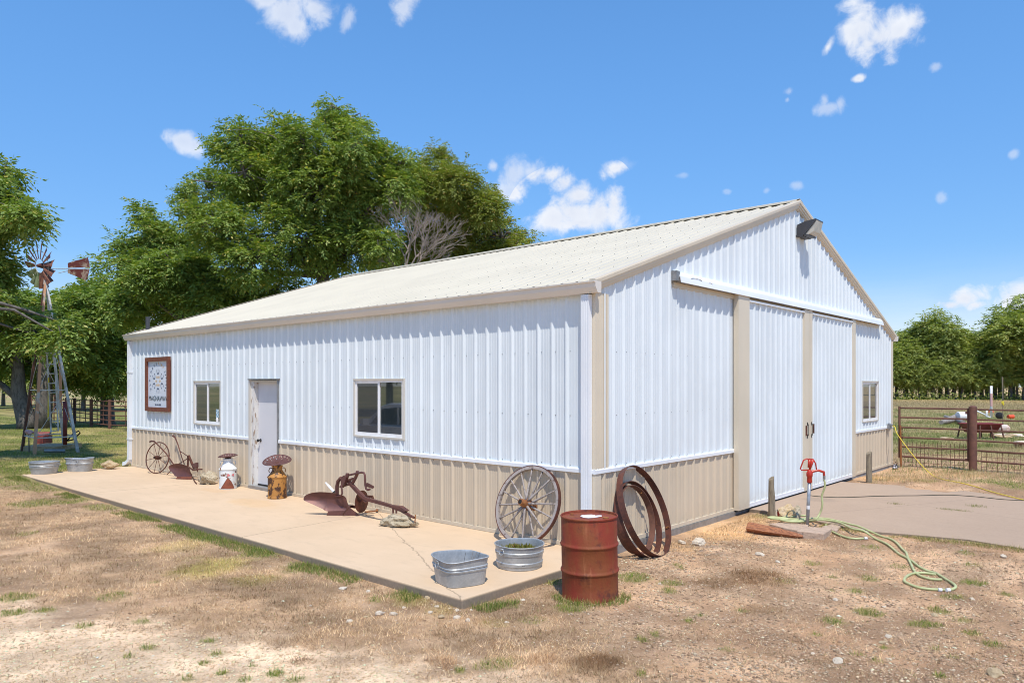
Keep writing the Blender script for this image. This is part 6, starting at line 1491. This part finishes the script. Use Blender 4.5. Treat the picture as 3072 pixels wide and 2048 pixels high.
# far hedgerow on the right: three kinds, copies share meshes
protos = []
for i, (H_, W_, seed) in enumerate(((11.5, 4.6, 201), (8.8, 4.2, 202), (9.8, 3.6, 203))):
    g = random.Random(seed); bb_ = []
    for k in range(17):
        a = g.uniform(0, 2*PI); zz = g.uniform(.40, .93); ww = W_*.62*(1-abs(zz-.5)*.75)*g.uniform(.3, 1); bb_.append((math.cos(a)*ww, math.sin(a)*ww, H_*zz, g.uniform(.8, 1.6)*(1 if zz < .8 else .7)))
    bb_.append((0, 0, H_*.95, .9))
    protos.append(tree('hedgerow_tree', 'hedgerow tree', (0, 0, -.05), bb_, .34, 300, 2700, M['leafC'], seed, .22, H_*.22, twigs=80, spread=.6, tw_r=.04, lr=.12))
def place(pr, x, y, s, rz, label, group=None, first=[set()]):
    if pr.name in first[0]: t = copy_tree(pr)
    else: t = pr; first[0].add(pr.name)
    t.location = (x, y, -.05); t.scale = (s*(1.05+.3*rnd.random()), s*(1.05+.3*rnd.random()), s); t.rotation_euler = (0, 0, rz); t['label'] = label
    if group: t['group'] = group
    return t
HG = 'trees of the far hedgerow'
row = [(2640, 104, .90, 1), (2690, 106, .98, 2), (2735, 104, .80, 1), (2775, 107, .98, 0), (2822, 105, 1.12, 0), (2862, 103, .88, 1), (2905, 107, .95, 2), (2945, 104, .98, 1), (2985, 103, .98, 2), (3030, 101, 1.08, 0), (3075, 100, 1.28, 0), (3130, 99, 1.25, 2), (3190, 100, 1.2, 0), (2655, 112, .95, 2), (2720, 114, .9, 0), (2800, 114, .95, 1), (2880, 113, .85, 2), (2960, 113, .95, 0), (3040, 111, 1.05, 1), (2668, 103, .62, 2), (2712, 104, .60, 0), (2757, 103, .55, 2), (2800, 102, .62, 1), (2845, 102, .6, 2), (2884, 102, .55, 0), (2925, 102, .62, 1), (2965, 102, .58, 2), (3008, 101, .64, 0), (3052, 101, .6, 2), (2760, 111, .9, 1), (2840, 112, 1.0, 2), (2920, 111, .9, 0), (3000, 110, 1.0, 2)]
for i, (px, t, s, k) in enumerate(row+[(4300, 92, 1.2, 0), (4480, 94, 1.1, 2), (4660, 92, 1.2, 1), (4850, 92, 1.2, 0), (5050, 92, 1.2, 2)]):  # the appended trees are unseen, added to darken the gable window's reflection
    p = ond(px, 1155, t)
    lb = {4: 'tallest open-crowned tree in the far hedgerow', 10: 'large dark hedgerow tree at the right edge of the photo'}.get(i, 'low bushy tree filling the front of the far hedgerow' if s < .7 else ('partly hidden tree in the back row of the far hedgerow' if t > 109 else 'full grown tree in the front row of the far hedgerow'))
    place(protos[k], p[0], p[1], s, i*1.7, lb, (HG+(', low ones' if s < .7 else (', back row' if t > 109 else ', front row'))) if i not in (4, 10) else None)
# distant trees behind the left garden and trees behind the photographer that the windows mirror
for i, (px, t, s, k) in enumerate([(-80, 62, .62, 1), (10, 70, .60, 2), (90, 66, .6, 0), (170, 60, .62, 1), (250, 58, .66, 2), (330, 56, .62, 0), (400, 60, .6, 1), (-200, 60, .8, 0)]):
    p = ond(px, 1155, t); place(protos[k], p[0], p[1], s, i*2.1+.5, 'distant tree beyond the left garden seen between the trunks', 'distant trees at the left')
# (out of view, added so the panes mirror dark trees)
for i, (x, y, s, k) in enumerate([(-19, -26, .95, 0), (-26, -28, 1., 1), (-33, -27, .95, 2), (-40, -29, 1., 0), (-12, -29, .95, 2), (-46, -25, .9, 1)]):
    place(protos[k], x, y, s, i*1.3, 'dark tree mirrored in the barn windows', 'trees across the yard mirrored in the panes')
# undergrowth along the hedgerow
N = 5000; tt = rng.uniform(98, 112, N); px = rng.uniform(2620, 3250, N); lat = (px-CX)/FPX
X = CAM[0]+FWD[0]*tt+RGT[0]*lat*tt; Y = CAM[1]+FWD[1]*tt+RGT[1]*lat*tt; Zh = rng.random(N)**2*(.5+1.6*fbm(X, Y, .12, 3))
P_ = np.stack([X, Y, Zh], 1); d = rng.normal(size=(N, 3)); d /= np.linalg.norm(d, axis=1)[:, None]; e = np.cross(d, rng.normal(size=(N, 3))); e /= np.linalg.norm(e, axis=1)[:, None]
Lf = .28; V = np.stack([P_-d*Lf*.5, P_+e*Lf*.25, P_+d*Lf*.5, P_-e*Lf*.25], 1).reshape(-1, 3); T = np.repeat(np.stack([rng.random(N), rng.random(N), rng.random(N), np.ones(N)], 1), 4, 0)
o = np_mesh('undergrowth', V, np.arange(4*N).reshape(N, 4), M['leafC'], None, {'tint': T}); tag(o, 'tangled green undergrowth at the foot of the far hedgerow', 'undergrowth', None, 'stuff')

# ================================================================== GRASS, GRAVEL
def grass_mat():
    m, nt, b = new_mat('grass_blades'); nt.nodes.remove(b); at = nd(nt, 'ShaderNodeAttribute', attribute_name='tint')
    df = nt.nodes.new('ShaderNodeBsdfDiffuse'); tl = nt.nodes.new('ShaderNodeBsdfTranslucent'); nt.links.new(at.outputs['Color'], df.inputs[0]); nt.links.new(at.outputs['Color'], tl.inputs[0])
    mx = nd(nt, 'ShaderNodeMixShader', Fac=.3); nt.links.new(df.outputs[0], mx.inputs[1]); nt.links.new(tl.outputs[0], mx.inputs[2]); nt.links.new(mx.outputs[0], nt.nodes['Material Output'].inputs[0]); return m
GM = grass_mat()
def blades(name, x, y, colr, L, W, flat, label, cat, zc=None):
    n = len(x); z = gz(x, y) if zc is None else np.full(n, zc); a = rng.uniform(0, 2*PI, n); tilt = np.clip(rng.normal(flat, .25, n), .05, 1.45)
    d = np.stack([np.sin(tilt)*np.cos(a), np.sin(tilt)*np.sin(a), np.cos(tilt)], 1); s_ = np.stack([-np.sin(a), np.cos(a), np.zeros(n)], 1)
    P0 = np.stack([x, y, z-.004], 1); L = L[:, None]; W = W[:, None]
    V = np.stack([P0-s_*W*.5, P0+s_*W*.5, P0+d*L+np.array([0, 0, .004])], 1).reshape(-1, 3)
    T = np.repeat(np.concatenate([colr, np.ones((n, 1))], 1), 3, 0)
    o = np_mesh(name, V, np.arange(3*n).reshape(n, 3), GM, None, {'tint': T}); tag(o, label, cat, None, 'stuff'); return o
def in_slab(x, y): return ((x > -14.0) & (x < .24) & (y > -2.47+.009*(x+14)*0) & (y < 13)) | ((x > .05) & (x < 6.5) & (y > 4.25-.06*(x-.5)) & (y < 8.75) & ~((x < 1.6) & (y < 3.9)))
def sample(n, t0, t1, p=1.6, m0=-1.05, m1=1.05):
    u = rng.random(n); t = (t0**(1-p)+(t1**(1-p)-t0**(1-p))*u)**(1/(1-p)); la = rng.uniform(m0*.72, m1*.72, n)
    return CAM[0]+FWD[0]*t+RGT[0]*la*t, CAM[1]+FWD[1]*t+RGT[1]*la*t, t
A3 = lambda *c: np.array(c)
def pick(n, *cs):
    C = np.array(cs); i = rng.integers(0, len(C), n); return C[i]*rng.uniform(.95, 1.75, (n, 1))*np.array([1.02, .98, .92])
# dry, matted grass
x, y, t = sample(620000, 5.0, 22, 1.5); Z = zones(x, y)
clump = sstep(.40, .62, fbm(x, y, 6.5, 3))
prob = Z['dry']*(.35+.65*clump)*.75+Z['st']*.9+Z['br']*.9+Z['right']*.10*clump*2+Z['gravel']*.05*clump+Z['ye']*.5+Z['lawn']*.25*(Z['gravel'] < .3)
k = (rng.random(len(x)) < np.clip(prob, 0, 1)) & ~in_slab(x, y); x, y, t = x[k], y[k], t[k]; Z = {a: b[k] for a, b in Z.items()}; n = len(x)
c = pick(n, (.40, .29, .18), (.34, .235, .14), (.47, .36, .22), (.25, .17, .11), (.52, .42, .28))
c = mixn(c, pick(n, (.24, .13, .07), (.17, .10, .06), (.31, .17, .08)), Z['br']*.85); c = mixn(c, pick(n, (.54, .39, .20), (.44, .30, .15), (.62, .48, .28)), Z['st']*.8)
c = mixn(c, pick(n, (.42, .36, .12), (.34, .31, .10), (.28, .28, .09)), Z['ye']*.8)
pf = .68+.85*sstep(.3, .72, fbm(x+11, y+3, 2.3, 4)); c = c*pf[:, None]; c = mixn(c, c*A3(.6, .52, .45), (rng.random(n) < .25)*1.)
blades('dry_grass', x, y, c, rng.uniform(.022, .075, n)*(1+.25*Z['br']), rng.uniform(.003, .006, n)*np.clip(t/8, .9, 2), 1.05, 'matted dry tan grass covering much of the yard', 'grass')
# green tufts and lawn edge
x, y, t = sample(560000, 5.0, 24, 1.5); Z = zones(x, y)
prob = Z['g']*1.6*(.45+.55*sstep(.35, .6, fbm(x+5, y, 7., 2)))+Z['ye']*.25+Z['lawn']*.30+Z['dry']*.012*(Z['n3'] > .58)*4+Z['right']*.02*(Z['n3'] > .6)*2
k = (rng.random(len(x)) < np.clip(prob, 0, 1)) & ~in_slab(x, y); x, y, t = x[k], y[k], t[k]; Z = {a: b[k] for a, b in Z.items()}; n = len(x)
c = pick(n, (.12, .19, .03), (.085, .15, .03), (.16, .22, .04), (.22, .25, .06), (.10, .15, .04)); c = mixn(c, pick(n, (.34, .31, .10), (.40, .33, .14)), np.maximum(Z['ye']*.6, (rng.random(n) < .30)*.8))
blades('green_grass', x, y, c, rng.uniform(.015, .060, n)*(.6+.5*Z['g']), rng.uniform(.003, .0065, n)*np.clip(t/8, .9, 2.2), .75, 'green grass tufts and strip of lawn along the patio edge', 'grass')
# green spill along the slab's edges and tall blades round the drum
ex = np.concatenate([rng.uniform(-13.9, .1, 26000), rng.uniform(.26, .50, 5200), BC[0]+.29*np.cos(th := rng.uniform(-2.9, .6, 1100))*rng.uniform(1.02, 1.45, 1100)])
ey = np.concatenate([-2.48-rng.random(26000)**2*.24, rng.uniform(-2.4, -.4, 5200), BC[1]+.29*np.sin(th)*1.0*rng.uniform(1.05, 1.45, 1100)])
kk = (fbm(ex, ey*.4, 1.1, 3) > .46); ex, ey = ex[kk], ey[kk]; n = len(ex)
blades('edge_grass', ex, ey, pick(n, (.11, .18, .035), (.15, .20, .05), (.34, .27, .13), (.18, .22, .05), (.08, .14, .03)), rng.uniform(.025, .085, n), rng.uniform(.003, .0055, n), .55, 'longer mixed grass along the patio edge and around the drum', 'grass')
ax_ = rng.uniform(1.4, 7.5, 9000); ay_ = np.interp(ax_, [1.55, 2.15, 2.64, 3.83, 5.2, 9], [3.80, 3.61, 3.72, 3.74, 4.28, 4.58])-.02-rng.random(9000)**2*.22
kk = fbm(ax_, ay_, 1.8, 3) > .42; ax_, ay_ = ax_[kk], ay_[kk]; n = len(ax_)
blades('apron_edge_grass', ax_, ay_, pick(n, (.20, .21, .06), (.36, .28, .14), (.42, .34, .18), (.15, .18, .05)), rng.uniform(.02, .07, n), rng.uniform(.004, .007, n), .7, 'straggly grass along the front edge of the driveway apron', 'grass')
cw = [onz(*q, z=-.02) for q in ((2686, 1511), (2838, 1527), (2887, 1532), (2925, 1519), (2935, 1517))]
wx = np.concatenate([rng.normal(p[0], .07, 90) for p in cw]); wy = np.concatenate([rng.normal(p[1], .05, 90) for p in cw])
blades('crack_weeds', wx, wy, pick(len(wx), (.12, .16, .04), (.18, .18, .06)), rng.uniform(.02, .05, len(wx)), rng.uniform(.004, .007, len(wx)), .8, 'small weeds growing from cracks of the driveway apron', 'weeds', -.022)
# farther lawn and pasture
x, y, t = sample(190000, 14, 48, 1.3, -1.2, -.15); Z = zones(x, y)
k = ((x < -14.1) | (y > 13.2)) & (x < -13) ; x, y, t = x[k], y[k], t[k]; n = len(x); n1 = fbm(x, y, .9, 4)
c = mixn(pick(n, (.17, .21, .05), (.23, .26, .07), (.13, .18, .04)), pick(n, (.34, .32, .12), (.42, .37, .18)), sstep(.46, .64, n1)*.8)
blades('lawn_grass', x, y, c, rng.uniform(.03, .08, n), .006*t/14, .7, 'mown green and straw coloured lawn around the windmill', 'grass')
x, y, t = sample(150000, 15, 98, 1.25, .68, 1.05); k = ((x > .2) | (y > 14)) & (y > 9); x, y, t = x[k], y[k], t[k]; Z = zones(x, y); n = len(x)
k = rng.random(n) < (.25+.75*Z['field']); x, y, t = x[k], y[k], t[k]; n = len(x); n1 = fbm(x, y, .5, 4)
c = mixn(pick(n, (.17, .20, .07), (.22, .24, .09), (.13, .17, .06)), pick(n, (.38, .32, .18), (.30, .24, .14), (.45, .38, .22)), sstep(.42, .58, n1)*.85)
c = mixn(c, pick(n, (.36, .29, .16), (.28, .22, .13)), sstep(45, 75, y)*.8)
blades('pasture_grass', x, y, c, rng.uniform(.04, .12, n)*(1+(fbm(x, y, 1.2, 2) > .6)*1.0), .007*t/16, .6, 'patchy green and tan pasture beyond the gate', 'grass')

# gravel: small stones with edges
def stones(name, x, y, s_, colr, label):
    n = len(x); z = gz(x, y); o6 = np.array([(1, 0, 0), (0, 1, 0), (-1, 0, 0), (0, -1, 0), (0, 0, .8), (0, 0, -.5)], float)
    a = rng.uniform(0, 2*PI, n); V = np.repeat(o6[None], n, 0)*rng.uniform(.55, 1.25, (n, 6, 1)); V[:, :, 2] *= .6
    ca, sa = np.cos(a)[:, None], np.sin(a)[:, None]; X = V[..., 0]*ca-V[..., 1]*sa; Y = V[..., 0]*sa+V[..., 1]*ca
    V = np.stack([X, Y, V[..., 2]], -1)*s_[:, None, None]+np.stack([x, y, z+s_*.15], 1)[:, None, :]
    f = np.array([(0, 1, 4), (1, 2, 4), (2, 3, 4), (3, 0, 4), (1, 0, 5), (2, 1, 5), (3, 2, 5), (0, 3, 5)]); F = (f[None]+6*np.arange(n)[:, None, None]).reshape(-1, 3)
    T = np.repeat(np.concatenate([colr, np.ones((n, 1))], 1), 6, 0)
    o = np_mesh(name, V.reshape(-1, 3), F, GV, None, {'tint': T}); tag(o, label, 'gravel', None, 'stuff')
GV, nt, b = new_mat('gravel_stone'); at = nd(nt, 'ShaderNodeAttribute', attribute_name='tint'); nt.links.new(mixc(nt, noise(nt, coords(nt, 'World'), 90, 3), at.outputs['Color'], mixc(nt, 1., at.outputs['Color'], (.8, .78, .75), 'MULTIPLY')), b.inputs['Base Color']); b.inputs['Roughness'].default_value = .92
x, y, t = sample(150000, 5.0, 15, 1.7); Z = zones(x, y)
gab = np.exp(-((x-.75)/.55)**2)*((y > -.3) & (y < 2.6))
prob = Z['right']*(.34+.6*sstep(.42, .60, Z['n2']))+Z['gravel']*.55+gab*.95+.04+Z['dry']*.04
prob = prob*(1-.7*np.clip(Z['g']+Z['br']+Z['st'], 0, 1))
k = (rng.random(len(x)) < np.clip(prob, 0, 1)) & ~in_slab(x, y); x, y = x[k], y[k]; gab = gab[k]; Z = {a: b[k] for a, b in Z.items()}; n = len(x)
s_ = .0035+.016*rng.random(n)**4+.005*gab*rng.random(n)+.005*Z['right']*rng.random(n)**2
c = pick(n, (.52, .42, .32), (.60, .51, .41), (.42, .32, .23), (.34, .25, .19), (.66, .60, .52), (.48, .36, .28)); c = mixn(c, pick(n, (.66, .56, .42), (.58, .48, .35)), Z['gravel']*.6)
br_ = np.where(rng.random(n) < .22, 1.25, .95)[:, None]
stones('gravel', x, y, s_, np.clip(c*np.array([.74, .66, .56])*br_*(1+.35*Z['gravel'])[:, None], 0, .78), 'small pale gravel stones scattered over the yard')

# ================================================================== PICKUP (stands left of the frame; the window mirrors it)
tk = thing('pickup_truck', 'white pickup truck parked across the yard, mirrored in the larger window', 'pickup', (-10.2, -6.0, -.05)); tk.scale = (1, 1, .87)
pw = simple('white_car_paint', (.75, .76, .78), .2); tg = simple('tinted_glass', (.015, .02, .025), .05)
def hull(mb, prof, y0, y1, inset=0):
    k = len(prof); mb.add([(x, y0, z) for x, z in prof]+[(x, y1, z) for x, z in prof], [tuple(range(k))[::-1], tuple(range(k, 2*k))]+[(i, (i+1) % k, (i+1) % k+k, i+k) for i in range(k)])
mb = MB(); hull(mb, [(-2.75, .45), (-2.8, .85), (-2.65, 1.03), (-1.35, 1.12), (2.75, 1.12), (2.8, .5), (2.3, .42), (2.2, .75), (1.95, .88), (1.6, .88), (1.35, .75), (1.25, .42), (-1.35, .42), (-1.45, .75), (-1.7, .88), (-2.05, .88), (-2.3, .75), (-2.4, .42)], -.95, .95)
bdy = mb.build('body', pw, tk, auto=True); bvm = bdy.modifiers.new('b', 'BEVEL'); bvm.width = .04; bvm.segments = 3
mb = MB(); hull(mb, [(-1.35, 1.11), (-.55, 1.72), (-.2, 1.80), (.9, 1.80), (1.15, 1.72), (1.3, 1.11)], -.80, .80); cb_ = mb.build('cab', pw, tk); bvm = cb_.modifiers.new('b', 'BEVEL'); bvm.width = .05; bvm.segments = 3
for yy in (-.805, .805):
    for w_ in ([(-1.0, 1.15), (-.5, 1.62), (.12, 1.68), (.12, 1.15)], [(.2, 1.15), (.2, 1.68), (.85, 1.66), (.95, 1.15)]):
        mb = MB(); hull(mb, w_, yy-.004, yy+.004); mb.build('side_window', tg, tk)
mb = MB(); mb.add([(-1.30, -.7, 1.17), (-1.30, .7, 1.17), (-.60, .68, 1.70), (-.60, -.68, 1.70)], [(0, 1, 2, 3)]); mb.build('windscreen', tg, tk)
for x in (-1.88, 1.78):
    for yy in (-.85, .85):
        Mw = Matrix.Translation((x, yy, .38)) @ Matrix.Rotation(PI/2, 4, 'X'); mb = MB(); mb.lathe([(.22, -.12), (.36, -.12), (.38, -.08), (.38, .08), (.36, .12), (.22, .12)], 28, Mw); wh_ = mb.build('wheel', M['black'], tk, auto=True); mb = MB(); mb.lathe([(0, -.06), (.22, -.11), (.22, .11), (0, .06)], 20, Mw); mb.build('rim', M['greymetal'], wh_)
for yy in (-1.05, 1.05): mb = MB(); mb.box((-.95, yy, 1.22), (.12, .22, .18)); mb.build('wing_mirror', pw, tk)
